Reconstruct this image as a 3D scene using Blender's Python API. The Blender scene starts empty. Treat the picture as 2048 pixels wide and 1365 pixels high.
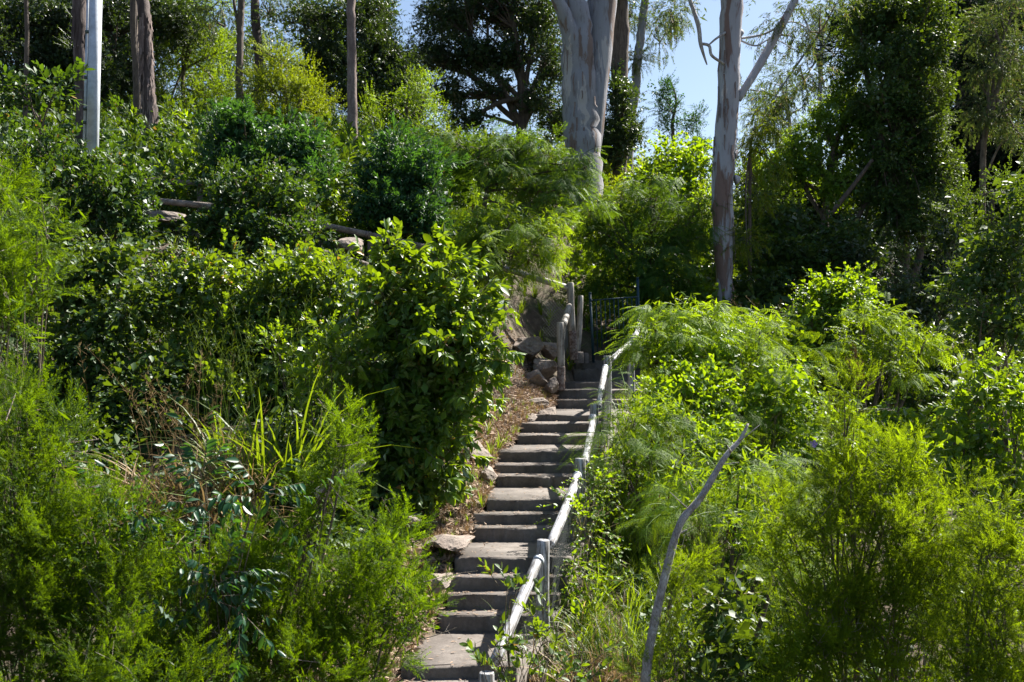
import bpy, math, random
import numpy as np
from mathutils import Vector, Matrix, noise as mnoise

# ------------------------------------------------------------------ camera, sky, sun
SC = bpy.context.scene
F = 2100.0            # focal length in photo pixels (photo 2048 wide)
HY = 715.0            # horizon row
EZ = 5.0              # eye height
cam_d = bpy.data.cameras.new("camera"); cam = bpy.data.objects.new("camera", cam_d)
SC.collection.objects.link(cam); SC.camera = cam
cam.location = (0, 0, EZ); cam.rotation_euler = (math.radians(90), 0, 0)
cam_d.sensor_width = 36; cam_d.lens = 36 * F / 2048
cam_d.shift_y = (HY - 682.5) / 2048
cam_d.clip_start = 0.1; cam_d.clip_end = 3000
cam_d.dof.use_dof = True; cam_d.dof.focus_distance = 14.0; cam_d.dof.aperture_fstop = 6.0

SUN_EL, SUN_AZ = math.radians(47), math.radians(50)    # azimuth from +Y towards +X
W = bpy.data.worlds.new("World"); SC.world = W; W.use_nodes = True
nt = W.node_tree; nt.nodes.clear()
sky = nt.nodes.new("ShaderNodeTexSky"); sky.sky_type = 'NISHITA'; sky.sun_disc = False
sky.sun_elevation = SUN_EL; sky.sun_rotation = SUN_AZ
sky.air_density = 1.0; sky.dust_density = 1.1; sky.ozone_density = 1.7
bg = nt.nodes.new("ShaderNodeBackground"); bg.inputs[1].default_value = 0.05
wo = nt.nodes.new("ShaderNodeOutputWorld")
nt.links.new(sky.outputs[0], bg.inputs[0]); nt.links.new(bg.outputs[0], wo.inputs[0])
sd = bpy.data.lights.new("sun", 'SUN'); sd.energy = 5.0; sd.angle = math.radians(0.53); sd.color = (1, 0.95, 0.86)
sun = bpy.data.objects.new("sun", sd); SC.collection.objects.link(sun)
sv = Vector((math.sin(SUN_AZ) * math.cos(SUN_EL), math.cos(SUN_AZ) * math.cos(SUN_EL), math.sin(SUN_EL)))
SUNV = np.array(sv)
sun.rotation_euler = sv.to_track_quat('Z', 'Y').to_euler(); sun.location = sv * 40
SC.view_settings.view_transform = 'Standard'; SC.view_settings.look = 'None'
SC.view_settings.exposure = 1.75; SC.view_settings.gamma = 1; SC.view_settings.use_curve_mapping = False
SC.render.engine = 'CYCLES'
SC.cycles.max_bounces = 4; SC.cycles.diffuse_bounces = 2; SC.cycles.transmission_bounces = 4; SC.cycles.glossy_bounces = 2
SC.cycles.use_denoising = True; SC.cycles.sample_clamp_direct = 5; SC.cycles.sample_clamp_indirect = 3

rng = np.random.default_rng(11)
random.seed(5)
COL = SC.collection

def Pw(px, py, d):
    return np.array([(px - 1024) / F * d, d, EZ + (HY - py) / F * d])

# ------------------------------------------------------------------ materials
MAT = {}
def new_mat(name):
    m = bpy.data.materials.new(name); m.use_nodes = True; m.node_tree.nodes.clear(); MAT[name] = m
    return m, m.node_tree
def nd(t, kind, **kw):
    n = t.nodes.new(kind)
    for k, v in kw.items():
        if k in n.inputs: n.inputs[k].default_value = v
        else: setattr(n, k, v)
    return n
def rgba(c): return (c[0], c[1], c[2], 1)

def leaf_mat(name, dark, light, old, trans, tmix=0.5, rough=0.38, spec=1.0):
    m, t = new_mat(name)
    at = nd(t, "ShaderNodeAttribute", attribute_name="tint")
    a2 = nd(t, "ShaderNodeAttribute", attribute_type='INSTANCER', attribute_name="itint")
    m0 = nd(t, "ShaderNodeMath", operation='MULTIPLY'); m0.inputs[1].default_value = .5
    m1 = nd(t, "ShaderNodeMath", operation='MULTIPLY_ADD'); m1.inputs[1].default_value = .5
    t.links.new(at.outputs["Fac"], m0.inputs[0]); t.links.new(a2.outputs["Fac"], m1.inputs[0]); t.links.new(m0.outputs[0], m1.inputs[2])
    gt = nd(t, "ShaderNodeMath", operation='GREATER_THAN'); gt.inputs[1].default_value = .985; t.links.new(at.outputs["Fac"], gt.inputs[0])
    cl = nd(t, "ShaderNodeMath", operation='MINIMUM'); cl.inputs[1].default_value = .95; t.links.new(m1.outputs[0], cl.inputs[0])
    add = nd(t, "ShaderNodeMath", operation='MAXIMUM'); t.links.new(cl.outputs[0], add.inputs[0]); t.links.new(gt.outputs[0], add.inputs[1])
    r = nd(t, "ShaderNodeValToRGB"); t.links.new(add.outputs[0], r.inputs[0])
    e = r.color_ramp.elements
    e[0].position = 0.0; e[0].color = rgba(dark); e[1].position = 0.75; e[1].color = rgba(light)
    x = e.new(0.97); x.color = rgba(light); x = e.new(1.0); x.color = rgba(old)
    r2 = nd(t, "ShaderNodeValToRGB"); t.links.new(add.outputs[0], r2.inputs[0])
    e = r2.color_ramp.elements
    e[0].position = 0.0; e[0].color = rgba([c * 0.35 for c in trans]); e[1].position = 0.8; e[1].color = rgba(trans)
    x = e.new(0.97); x.color = rgba(trans); x = e.new(1.0); x.color = rgba([c * 2.0 for c in old])
    df = nd(t, "ShaderNodeBsdfDiffuse"); tr = nd(t, "ShaderNodeBsdfTranslucent")
    gl = nd(t, "ShaderNodeBsdfGlossy", Roughness=rough + .14); spec *= .55; gl.inputs[0].default_value = (spec, spec, spec, 1)
    t.links.new(r.outputs[0], df.inputs[0]); t.links.new(r2.outputs[0], tr.inputs[0])
    mx = nd(t, "ShaderNodeMixShader"); mx.inputs[0].default_value = tmix * .84
    t.links.new(df.outputs[0], mx.inputs[1]); t.links.new(tr.outputs[0], mx.inputs[2])
    fr = nd(t, "ShaderNodeFresnel", IOR=1.42)
    fm = nd(t, "ShaderNodeMath", operation='MINIMUM'); fm.inputs[1].default_value = .22; t.links.new(fr.outputs[0], fm.inputs[0])
    m2 = nd(t, "ShaderNodeMixShader"); t.links.new(fm.outputs[0], m2.inputs[0])
    t.links.new(mx.outputs[0], m2.inputs[1]); t.links.new(gl.outputs[0], m2.inputs[2])
    o = nd(t, "ShaderNodeOutputMaterial"); t.links.new(m2.outputs[0], o.inputs[0])
    return m

#            name            dark                 light               old leaf            translucent
leaf_mat("needle",   (.010,.034,.003), (.074,.150,.004), (.16,.10,.04), (.36,.57,.004), 0.5, .45, .3)
leaf_mat("needle2",  (.014,.036,.004), (.086,.152,.006), (.20,.12,.05), (.41,.57,.006), .55, .45, .3)
leaf_mat("broad",    (.010,.046,.003), (.060,.135,.008), (.40,.22,.03), (.40,.58,.005), 0.44, 0.36, 1.3)
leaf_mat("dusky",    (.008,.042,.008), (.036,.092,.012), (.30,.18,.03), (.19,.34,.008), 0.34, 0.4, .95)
leaf_mat("teal",     (.008,.045,.024), (.022,.085,.036), (.10,.20,.03), (.15,.36,.015), .40, 0.3, 1.0)
leaf_mat("blue",     (.008,.045,.018), (.036,.112,.034), (.20,.20,.04), (.14,.34,.02), 0.34, 0.38, .9)
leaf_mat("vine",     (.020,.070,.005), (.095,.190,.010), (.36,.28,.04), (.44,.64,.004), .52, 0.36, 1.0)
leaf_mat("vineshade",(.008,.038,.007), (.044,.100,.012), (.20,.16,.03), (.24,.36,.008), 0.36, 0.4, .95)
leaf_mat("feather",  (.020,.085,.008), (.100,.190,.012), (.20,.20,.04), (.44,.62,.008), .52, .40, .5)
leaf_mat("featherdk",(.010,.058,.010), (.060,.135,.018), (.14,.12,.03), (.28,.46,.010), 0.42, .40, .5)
leaf_mat("camphor",  (.006,.025,.008), (.028,.064,.012), (.20,.14,.02), (.14,.23,.008), 0.32, 0.38, 1.2)
leaf_mat("gumleaf",  (.030,.060,.024), (.085,.125,.036), (.20,.14,.05), (.20,.28,.03), .42, .38, .7)
leaf_mat("lime",     (.036,.080,.006), (.140,.200,.010), (.30,.24,.05), (.50,.62,.006), 0.44, .38, .6)
leaf_mat("conifer",  (.004,.014,.009), (.012,.032,.014), (.05,.05,.02), (.03,.07,.02), .30, .45, .4)
leaf_mat("grassgreen",(.040,.090,.008),(.130,.200,.018), (.36,.26,.10), (.38,.52,.010), .50, .42, .5)
leaf_mat("grassdry", (.170,.105,.045), (.400,.275,.125), (.45,.33,.18), (.30,.20,.08), .40, .5, .4)
leaf_mat("litter",   (.190,.125,.090), (.480,.355,.260), (.50,.40,.30), (.18,.11,.06), .25, .5, .4)
leaf_mat("pod",      (.045,.022,.012), (.120,.052,.026), (.16,.08,.03), (.14,.05,.02), .35, .4, .5)

def bark_mat(name, cols, scale=4.0, stretch=6.0, bump=0.5, rough=0.85, patch=0.5):
    m, t = new_mat(name)
    tc = nd(t, "ShaderNodeTexCoord"); mp = nd(t, "ShaderNodeMapping")
    mp.inputs["Scale"].default_value = (scale, scale, scale / stretch)
    t.links.new(tc.outputs["Object"], mp.inputs[0])
    n1 = nd(t, "ShaderNodeTexNoise", Scale=1.0, Detail=6.0, Roughness=0.62); t.links.new(mp.outputs[0], n1.inputs[0])
    n2 = nd(t, "ShaderNodeTexNoise", Scale=7.0, Detail=5.0, Roughness=0.7); t.links.new(mp.outputs[0], n2.inputs[0])
    r = nd(t, "ShaderNodeValToRGB"); t.links.new(n1.outputs[0], r.inputs[0])
    e = r.color_ramp.elements; k = len(cols)
    e[0].position = .32; e[0].color = rgba(cols[0]); e[1].position = .70; e[1].color = rgba(cols[-1])
    for i in range(1, k - 1):
        x = e.new(.32 + .38 * i / (k - 1)); x.color = rgba(cols[i])
    mul = nd(t, "ShaderNodeMix", data_type='RGBA', blend_type='MULTIPLY'); mul.inputs[0].default_value = patch
    r2 = nd(t, "ShaderNodeValToRGB"); t.links.new(n2.outputs[0], r2.inputs[0])
    r2.color_ramp.elements[0].position = .35; r2.color_ramp.elements[0].color = (.25, .22, .2, 1)
    r2.color_ramp.elements[1].position = .6; r2.color_ramp.elements[1].color = (1, 1, 1, 1)
    t.links.new(r.outputs[0], mul.inputs[6]); t.links.new(r2.outputs[0], mul.inputs[7])
    b = nd(t, "ShaderNodeBump", Strength=bump, Distance=0.02); t.links.new(n2.outputs[0], b.inputs["Height"])
    p = nd(t, "ShaderNodeBsdfPrincipled", Roughness=rough)
    t.links.new(mul.outputs[2], p.inputs["Base Color"]); t.links.new(b.outputs[0], p.inputs["Normal"])
    o = nd(t, "ShaderNodeOutputMaterial"); t.links.new(p.outputs[0], o.inputs[0])
    return m

bark_mat("bark", [(.05,.035,.028), (.12,.09,.07), (.17,.13,.10)], 14, 5, .8)
bark_mat("barkred", [(.045,.028,.025), (.085,.060,.055), (.15,.115,.11)], 8, 6, .6)
bark_mat("barkpink", [(.13,.085,.075), (.20,.145,.13), (.29,.23,.215)], 7, 3, .5)
bark_mat("twig", [(.06,.045,.03), (.15,.115,.08), (.22,.18,.13)], 18, 4, .5)
bark_mat("vinestem", [(.12,.11,.04), (.22,.18,.07), (.30,.22,.10)], 18, 4, .3)
bark_mat("weathered_log", [(.10,.075,.055), (.23,.19,.16), (.34,.30,.27)], 10, 1.0, .8)
bark_mat("oldwood", [(.16,.12,.09), (.30,.25,.20), (.42,.37,.31)], 12, 10, .7, patch=.6)
bark_mat("deadwood", [(.26,.22,.20), (.46,.42,.40), (.68,.67,.66)], 14, 2, 1.0, patch=.75)

def gum_mat(name, base, brown, brown_at):
    m, t = new_mat(name)
    tc = nd(t, "ShaderNodeTexCoord"); mp = nd(t, "ShaderNodeMapping")
    mp.inputs["Scale"].default_value = (2.2, 2.2, .42); t.links.new(tc.outputs["Object"], mp.inputs[0])
    n1 = nd(t, "ShaderNodeTexNoise", Scale=1.0, Detail=5.0, Roughness=.58, Distortion=.5); t.links.new(mp.outputs[0], n1.inputs[0])
    mp2 = nd(t, "ShaderNodeMapping"); mp2.inputs["Scale"].default_value = (9, 9, 2.0); t.links.new(tc.outputs["Object"], mp2.inputs[0])
    n2 = nd(t, "ShaderNodeTexNoise", Scale=1.0, Detail=6.0, Roughness=.65); t.links.new(mp2.outputs[0], n2.inputs[0])
    r = nd(t, "ShaderNodeValToRGB"); t.links.new(n1.outputs[0], r.inputs[0]); e = r.color_ramp.elements
    e[0].position = brown_at; e[0].color = rgba(brown); e[1].position = brown_at + .03; e[1].color = rgba([c * .85 for c in base])
    x = e.new(.60); x.color = rgba(base); x = e.new(.61); x.color = rgba([min(1, base[0] * 1.55), base[1] * 1.45, base[2] * 1.3])
    r2 = nd(t, "ShaderNodeValToRGB"); t.links.new(n2.outputs[0], r2.inputs[0])
    r2.color_ramp.elements[0].position = .30; r2.color_ramp.elements[0].color = (.45, .33, .27, 1)
    r2.color_ramp.elements[1].position = .45; r2.color_ramp.elements[1].color = (1, 1, 1, 1)
    mul = nd(t, "ShaderNodeMix", data_type='RGBA', blend_type='MULTIPLY'); mul.inputs[0].default_value = .8
    t.links.new(r.outputs[0], mul.inputs[6]); t.links.new(r2.outputs[0], mul.inputs[7])
    ad = nd(t, "ShaderNodeMath", operation='ADD'); t.links.new(r.outputs[0], ad.inputs[0]); t.links.new(n2.outputs[0], ad.inputs[1])
    b = nd(t, "ShaderNodeBump", Strength=.5, Distance=.03); t.links.new(ad.outputs[0], b.inputs["Height"])
    p = nd(t, "ShaderNodeBsdfPrincipled", Roughness=.7)
    t.links.new(mul.outputs[2], p.inputs["Base Color"]); t.links.new(b.outputs[0], p.inputs["Normal"])
    o = nd(t, "ShaderNodeOutputMaterial"); t.links.new(p.outputs[0], o.inputs[0])
gum_mat("gumbark", (.25,.245,.27), (.15,.10,.08), .42)
gum_mat("gumbark2", (.33,.325,.36), (.16,.10,.085), .44)

def stone_mat(name, c0, c1, c2, sc=3.0, bump=.6, rough=.9, stain=(.10,.09,.08)):
    m, t = new_mat(name)
    tc = nd(t, "ShaderNodeTexCoord")
    n1 = nd(t, "ShaderNodeTexNoise", Scale=sc, Detail=7.0, Roughness=.65); t.links.new(tc.outputs["Object"], n1.inputs[0])
    n2 = nd(t, "ShaderNodeTexNoise", Scale=sc * 14, Detail=5.0, Roughness=.7); t.links.new(tc.outputs["Object"], n2.inputs[0])
    n3 = nd(t, "ShaderNodeTexNoise", Scale=sc * .6, Detail=4.0, Roughness=.7); t.links.new(tc.outputs["Object"], n3.inputs[0])
    r = nd(t, "ShaderNodeValToRGB"); t.links.new(n1.outputs[0], r.inputs[0]); e = r.color_ramp.elements
    e[0].position = .30; e[0].color = rgba(c0); e[1].position = .72; e[1].color = rgba(c2); x = e.new(.5); x.color = rgba(c1)
    mx = nd(t, "ShaderNodeMix", data_type='RGBA', blend_type='MULTIPLY'); mx.inputs[0].default_value = .55
    r2 = nd(t, "ShaderNodeValToRGB"); t.links.new(n2.outputs[0], r2.inputs[0])
    r2.color_ramp.elements[0].position = .3; r2.color_ramp.elements[0].color = (.45, .43, .41, 1); r2.color_ramp.elements[1].position = .62
    t.links.new(r.outputs[0], mx.inputs[6]); t.links.new(r2.outputs[0], mx.inputs[7])
    m3 = nd(t, "ShaderNodeMix", data_type='RGBA'); m3.inputs[7].default_value = rgba(stain)
    r3 = nd(t, "ShaderNodeValToRGB"); t.links.new(n3.outputs[0], r3.inputs[0])
    r3.color_ramp.elements[0].position = .46; r3.color_ramp.elements[0].color = (0, 0, 0, 1)
    r3.color_ramp.elements[1].position = .64; r3.color_ramp.elements[1].color = (.75, .75, .75, 1)
    t.links.new(r3.outputs[0], m3.inputs[0]); t.links.new(mx.outputs[2], m3.inputs[6])
    ad = nd(t, "ShaderNodeMath", operation='MULTIPLY_ADD'); ad.inputs[1].default_value = .3
    t.links.new(n2.outputs[0], ad.inputs[0]); t.links.new(n1.outputs[0], ad.inputs[2])
    b = nd(t, "ShaderNodeBump", Strength=bump, Distance=.03); t.links.new(ad.outputs[0], b.inputs["Height"])
    p = nd(t, "ShaderNodeBsdfPrincipled", Roughness=rough)
    t.links.new(m3.outputs[2], p.inputs["Base Color"]); t.links.new(b.outputs[0], p.inputs["Normal"])
    o = nd(t, "ShaderNodeOutputMaterial"); t.links.new(p.outputs[0], o.inputs[0])
stone_mat("concrete", (.092,.076,.067), (.155,.134,.12), (.235,.208,.19), 2.5, .35, .9, (.09,.078,.068))
stone_mat("rock", (.18,.14,.115), (.28,.225,.19), (.40,.335,.29), 4, .9, .9, (.12,.10,.085))
stone_mat("soil", (.045,.032,.020), (.085,.060,.042), (.15,.11,.08), 3, .9, 1.0, (.05,.055,.02))
stone_mat("rust", (.05,.028,.02), (.14,.085,.065), (.36,.31,.29), 20, .6, .8, (.30,.27,.25))

def paintwood(name, paint, wood, cover):
    m, t = new_mat(name)
    tc = nd(t, "ShaderNodeTexCoord"); mp = nd(t, "ShaderNodeMapping"); mp.inputs["Scale"].default_value = (30, 30, 2.2)
    t.links.new(tc.outputs["Object"], mp.inputs[0])
    n1 = nd(t, "ShaderNodeTexNoise", Scale=1.0, Detail=5.0, Roughness=.7); t.links.new(mp.outputs[0], n1.inputs[0])
    n2 = nd(t, "ShaderNodeTexNoise", Scale=3.5, Detail=5.0, Roughness=.7); t.links.new(tc.outputs["Object"], n2.inputs[0])
    ad = nd(t, "ShaderNodeMath", operation='MULTIPLY_ADD'); ad.inputs[1].default_value = .6
    t.links.new(n2.outputs[0], ad.inputs[0]); t.links.new(n1.outputs[0], ad.inputs[2])
    r = nd(t, "ShaderNodeValToRGB"); t.links.new(ad.outputs[0], r.inputs[0]); e = r.color_ramp.elements
    e[0].position = cover - .08; e[0].color = rgba([c * .4 for c in wood]); e[1].position = cover + .10; e[1].color = rgba(paint)
    x = e.new(cover); x.color = rgba(wood)
    b = nd(t, "ShaderNodeBump", Strength=.6, Distance=.008); t.links.new(n1.outputs[0], b.inputs["Height"])
    p = nd(t, "ShaderNodeBsdfPrincipled", Roughness=.6)
    t.links.new(r.outputs[0], p.inputs["Base Color"]); t.links.new(b.outputs[0], p.inputs["Normal"])
    o = nd(t, "ShaderNodeOutputMaterial"); t.links.new(p.outputs[0], o.inputs[0])
paintwood("whitewood", (.42,.43,.46), (.18,.17,.165), .77)
paintwood("greywood", (.30,.28,.25), (.17,.145,.12), .74)

def simple(name, c, rough=.5, metal=0.0, nscale=0, var=.15):
    m, t = new_mat(name); p = nd(t, "ShaderNodeBsdfPrincipled", Roughness=rough, Metallic=metal)
    if nscale:
        tc = nd(t, "ShaderNodeTexCoord")
        n = nd(t, "ShaderNodeTexNoise", Scale=nscale, Detail=6.0, Roughness=.7); t.links.new(tc.outputs["Object"], n.inputs[0])
        r = nd(t, "ShaderNodeValToRGB"); t.links.new(n.outputs[0], r.inputs[0])
        r.color_ramp.elements[0].position = .3; r.color_ramp.elements[0].color = rgba([x * (1 - var * 2) for x in c])
        r.color_ramp.elements[1].position = .7; r.color_ramp.elements[1].color = rgba([min(1, x * (1 + var)) for x in c])
        t.links.new(r.outputs[0], p.inputs["Base Color"])
    else: p.inputs["Base Color"].default_value = rgba(c)
    o = nd(t, "ShaderNodeOutputMaterial"); t.links.new(p.outputs[0], o.inputs[0])
simple("gatepaint", (.010,.040,.058), .45, 0, 6)
simple("galv", (.50,.54,.60), .55, .25, 5, .18)
simple("cable", (.05,.07,.06), .6)
simple("strap", (.16,.12,.11), .55, .5, 15, .3)
simple("wire", (.14,.15,.15), .5, .6)
simple("petal", (.35,.22,.55), .6)

# ------------------------------------------------------------------ mesh buffer
class Buf:
    def __init__(s): s.v, s.f, s.t, s.n = [], [], [], 0
    def add(s, v, f, t=None):
        v = np.asarray(v, dtype=np.float32).reshape(-1, 3); f = np.asarray(f, dtype=np.int64).reshape(-1, 3)
        s.v.append(v); s.f.append(f + s.n)
        s.t.append(np.full(len(v), .5, np.float32) if t is None else np.asarray(t, np.float32)); s.n += len(v)
    def arrays(s):
        return np.concatenate(s.v), np.concatenate(s.f), np.concatenate(s.t)
    def mesh(s, name, mat, smooth=False, origin=None):
        v, f, t = s.arrays()
        if origin is not None: v = v - np.asarray(origin, np.float32)
        me = bpy.data.meshes.new(name)
        me.vertices.add(len(v)); me.vertices.foreach_set("co", v.ravel())
        me.loops.add(len(f) * 3); me.loops.foreach_set("vertex_index", f.ravel().astype(np.int32))
        me.polygons.add(len(f)); me.polygons.foreach_set("loop_start", np.arange(0, len(f) * 3, 3, dtype=np.int32))
        if smooth: me.polygons.foreach_set("use_smooth", np.ones(len(f), bool))
        a = me.attributes.new("tint", 'FLOAT', 'POINT'); a.data.foreach_set("value", t)
        me.materials.append(MAT[mat]); me.update(calc_edges=True)
        return me

TRIS = [0]
def obj(name, buf, mat, parent=None, origin=None, smooth=False, kind=None):
    org = origin if origin is not None else (parent.location if parent is not None else (0, 0, 0))
    me = buf.mesh(name, mat, smooth, org); TRIS[0] += len(me.polygons)
    o = bpy.data.objects.new(name, me); COL.objects.link(o)
    if parent is not None:
        o.parent = parent
        if origin is not None: o.location = Vector(origin) - Vector(parent.location)
    else: o.location = Vector(org)
    if kind: o["kind"] = kind
    o["itint"] = .5
    return o
PROTO, GROUPS = {}, {}
def gn_group(key, tpls, mat):
    if key in GROUPS: return GROUPS[key]
    ng = bpy.data.node_groups.new("scatter_" + "_".join(map(str, key)), 'GeometryNodeTree'); N, L = ng.nodes, ng.links
    ng.interface.new_socket("Geometry", in_out='INPUT', socket_type='NodeSocketGeometry'); ng.interface.new_socket("Geometry", in_out='OUTPUT', socket_type='NodeSocketGeometry')
    gi, go = N.new("NodeGroupInput"), N.new("NodeGroupOutput")
    jn = N.new("GeometryNodeJoinGeometry")
    for k, tp in enumerate(tpls):
        kk = key + (k,)
        if kk not in PROTO:
            b = Buf(); b.add(*tp); PROTO[kk] = bpy.data.objects.new("spray", b.mesh("spray", mat))
        oi = N.new("GeometryNodeObjectInfo"); oi.inputs["Object"].default_value = PROTO[kk]; oi.transform_space = 'ORIGINAL'
        g2 = N.new("GeometryNodeGeometryToInstance"); L.new(oi.outputs["Geometry"], g2.inputs[0]); L.new(g2.outputs[0], jn.inputs[0])
    ip = N.new("GeometryNodeInstanceOnPoints"); ip.inputs["Pick Instance"].default_value = True
    def na(name, dt):
        n = N.new("GeometryNodeInputNamedAttribute"); n.data_type = dt; n.inputs["Name"].default_value = name; return n.outputs["Attribute"]
    L.new(gi.outputs[0], ip.inputs["Points"]); L.new(jn.outputs[0], ip.inputs["Instance"])
    L.new(na("variant", 'INT'), ip.inputs["Instance Index"]); L.new(na("rot", 'QUATERNION'), ip.inputs["Rotation"]); L.new(na("size", 'FLOAT'), ip.inputs["Scale"])
    L.new(ip.outputs[0], go.inputs[0]); GROUPS[key] = ng; return ng
def quats(R):
    m = R; w = np.sqrt(np.maximum(0, 1 + m[:, 0, 0] + m[:, 1, 1] + m[:, 2, 2])) / 2; x = np.sqrt(np.maximum(0, 1 + m[:, 0, 0] - m[:, 1, 1] - m[:, 2, 2])) / 2
    y = np.sqrt(np.maximum(0, 1 - m[:, 0, 0] + m[:, 1, 1] - m[:, 2, 2])) / 2; z = np.sqrt(np.maximum(0, 1 - m[:, 0, 0] - m[:, 1, 1] + m[:, 2, 2])) / 2
    return np.stack([w, np.copysign(x, m[:, 2, 1] - m[:, 1, 2]), np.copysign(y, m[:, 0, 2] - m[:, 2, 0]), np.copysign(z, m[:, 1, 0] - m[:, 0, 1])], 1)
class Scatter:
    """points that carry leaf sprays; one object per foliage mass"""
    def __init__(s): s.r = []
    def add(s, P, R, S, tint): s.r.append((P, quats(R), np.broadcast_to(S, (len(P),)), tint))
    def obj(s, name, key, tpls, mat, parent=None, kind="stuff"):
        P, Q, S, T = [np.concatenate(c) for c in zip(*s.r)]; n = len(P)
        if parent is not None: P = P - np.array(parent.location)
        me = bpy.data.meshes.new(name); me.vertices.add(n); me.vertices.foreach_set("co", P.astype(np.float32).ravel())
        for an, ty, fld, dat in (("rot", 'QUATERNION', "value", Q.astype(np.float32).ravel()), ("size", 'FLOAT', "value", S.astype(np.float32)), ("itint", 'FLOAT', "value", T.astype(np.float32)), ("variant", 'INT', "value", rng.integers(0, len(tpls), n).astype(np.int32))):
            me.attributes.new(an, ty, 'POINT').data.foreach_set(fld, dat)
        me.materials.append(MAT[mat]); o = bpy.data.objects.new(name, me); COL.objects.link(o)
        if parent is not None: o.parent = parent
        md = o.modifiers.new("scatter", 'NODES'); md.node_group = gn_group((key, mat), tpls, mat); o["kind"] = kind
        INST[0] += n; return o
INST = [0]
def tag(o, label, cat, group=None):
    o["label"] = label; o["category"] = cat
    if group: o["group"] = group
    return o
def thing(name, label, cat, loc, group=None):
    o = bpy.data.objects.new(name, None); COL.objects.link(o); o.location = Vector([float(c) for c in loc]); o.empty_display_size = .2
    return tag(o, label, cat, group)

def nrm(v): return v / (np.linalg.norm(v, axis=-1, keepdims=True) + 1e-9)
def frames(D, up=(0, 0, 1), roll=0.0):
    """rotation matrices (n,3,3) whose columns are x, y(=D), z; z leans to up."""
    D = nrm(np.asarray(D, float)); n = len(D)
    U = np.broadcast_to(np.asarray(up, float), D.shape) + rng.normal(0, .12, D.shape)
    X = nrm(np.cross(D, U)); Z = np.cross(X, D)
    if np.any(roll):
        a = (rng.random(n) * 2 - 1) * roll; c, s = np.cos(a)[:, None], np.sin(a)[:, None]
        X, Z = X * c + Z * s, Z * c - X * s
    return np.stack([X, D, Z], axis=2)
def inst(buf, tpl, P, R, S, tint):
    V, Fc, T = tpl; n = len(P)
    if n == 0: return
    v = np.einsum('nij,kj->nki', R, V) * np.asarray(S).reshape(n, 1, 1) + P[:, None, :]
    f = Fc[None] + (np.arange(n) * len(V))[:, None, None]
    t = np.clip(T[None] * .55 + tint[:, None] * .45, 0, .96)
    old = T[None] > .985
    t = np.where(old, 1.0, t)
    buf.add(v, f, t.ravel())
def inst_any(buf, tpls, P, R, S, tint):
    k = rng.integers(0, len(tpls), len(P))
    for i, tp in enumerate(tpls):
        m = k == i; inst(buf, tp, P[m], R[m], np.asarray(S)[m], tint[m])

def tube(buf, pts, rad, sides=6, cap=True, tint=.5, wob=0.0, seed=0):
    pts = np.asarray(pts, float); n = len(pts); rad = np.broadcast_to(np.asarray(rad, float), (n,))
    T = np.gradient(pts, axis=0); T = nrm(T)
    ref = np.array([0., 0, 1]) if abs(T[0][2]) < .9 else np.array([1., 0, 0])
    X = np.zeros_like(pts); x = np.cross(T[0], ref); x /= np.linalg.norm(x)
    for i in range(n):
        x = x - T[i] * x.dot(T[i]); x /= np.linalg.norm(x) + 1e-9; X[i] = x
    Y = np.cross(T, X)
    a = np.arange(sides) / sides * 2 * math.pi
    R = rad[:, None].repeat(sides, 1)
    if wob:
        ph = np.random.default_rng(int(seed) & 65535).random((4, 2)) * 6
        zz = np.arange(n)[:, None] / n * 9
        R = R * (1 + wob * (np.sin(2 * a[None] + zz * .9 + ph[0, 0]) * .5 + np.sin(3 * a[None] - zz * 1.7 + ph[1, 0]) * .35 + np.sin(a[None] + zz * 2.3 + ph[2, 0]) * .4))
    v = pts[:, None] + X[:, None] * (np.cos(a)[None, :, None] * R[..., None]) + Y[:, None] * (np.sin(a)[None, :, None] * R[..., None])
    f = []
    i = np.arange(n - 1)[:, None]; j = np.arange(sides)[None]; j2 = (j + 1) % sides
    q0, q1, q2, q3 = i * sides + j, i * sides + j2, (i + 1) * sides + j2, (i + 1) * sides + j
    f = np.concatenate([np.stack([q0, q1, q2], -1).reshape(-1, 3), np.stack([q0, q2, q3], -1).reshape(-1, 3)])
    v = v.reshape(-1, 3)
    if cap:
        v = np.concatenate([v, pts[:1], pts[-1:]]); c0, c1 = n * sides, n * sides + 1
        jj = np.arange(sides); j3 = (jj + 1) % sides
        f = np.concatenate([f, np.stack([np.full(sides, c0), j3, jj], 1), np.stack([np.full(sides, c1), (n - 1) * sides + jj, (n - 1) * sides + j3], 1)])
    buf.add(v, f, np.full(len(v), tint))
def bez(p0, p1, p2, n=6):
    t = np.linspace(0, 1, n)[:, None]
    return (1 - t) ** 2 * p0 + 2 * t * (1 - t) * p1 + t * t * p2
def smooth_path(pts, n=24):
    pts = np.asarray(pts, float); k = len(pts); t = np.linspace(0, k - 1, n); out = []
    for u in t:
        i = min(int(u), k - 2); s = u - i
        p0, p1, p2, p3 = pts[max(i - 1, 0)], pts[i], pts[i + 1], pts[min(i + 2, k - 1)]
        out.append(.5 * ((2 * p1) + (-p0 + p2) * s + (2 * p0 - 5 * p1 + 4 * p2 - p3) * s * s + (-p0 + 3 * p1 - 3 * p2 + p3) * s ** 3))
    return np.array(out)

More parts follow.
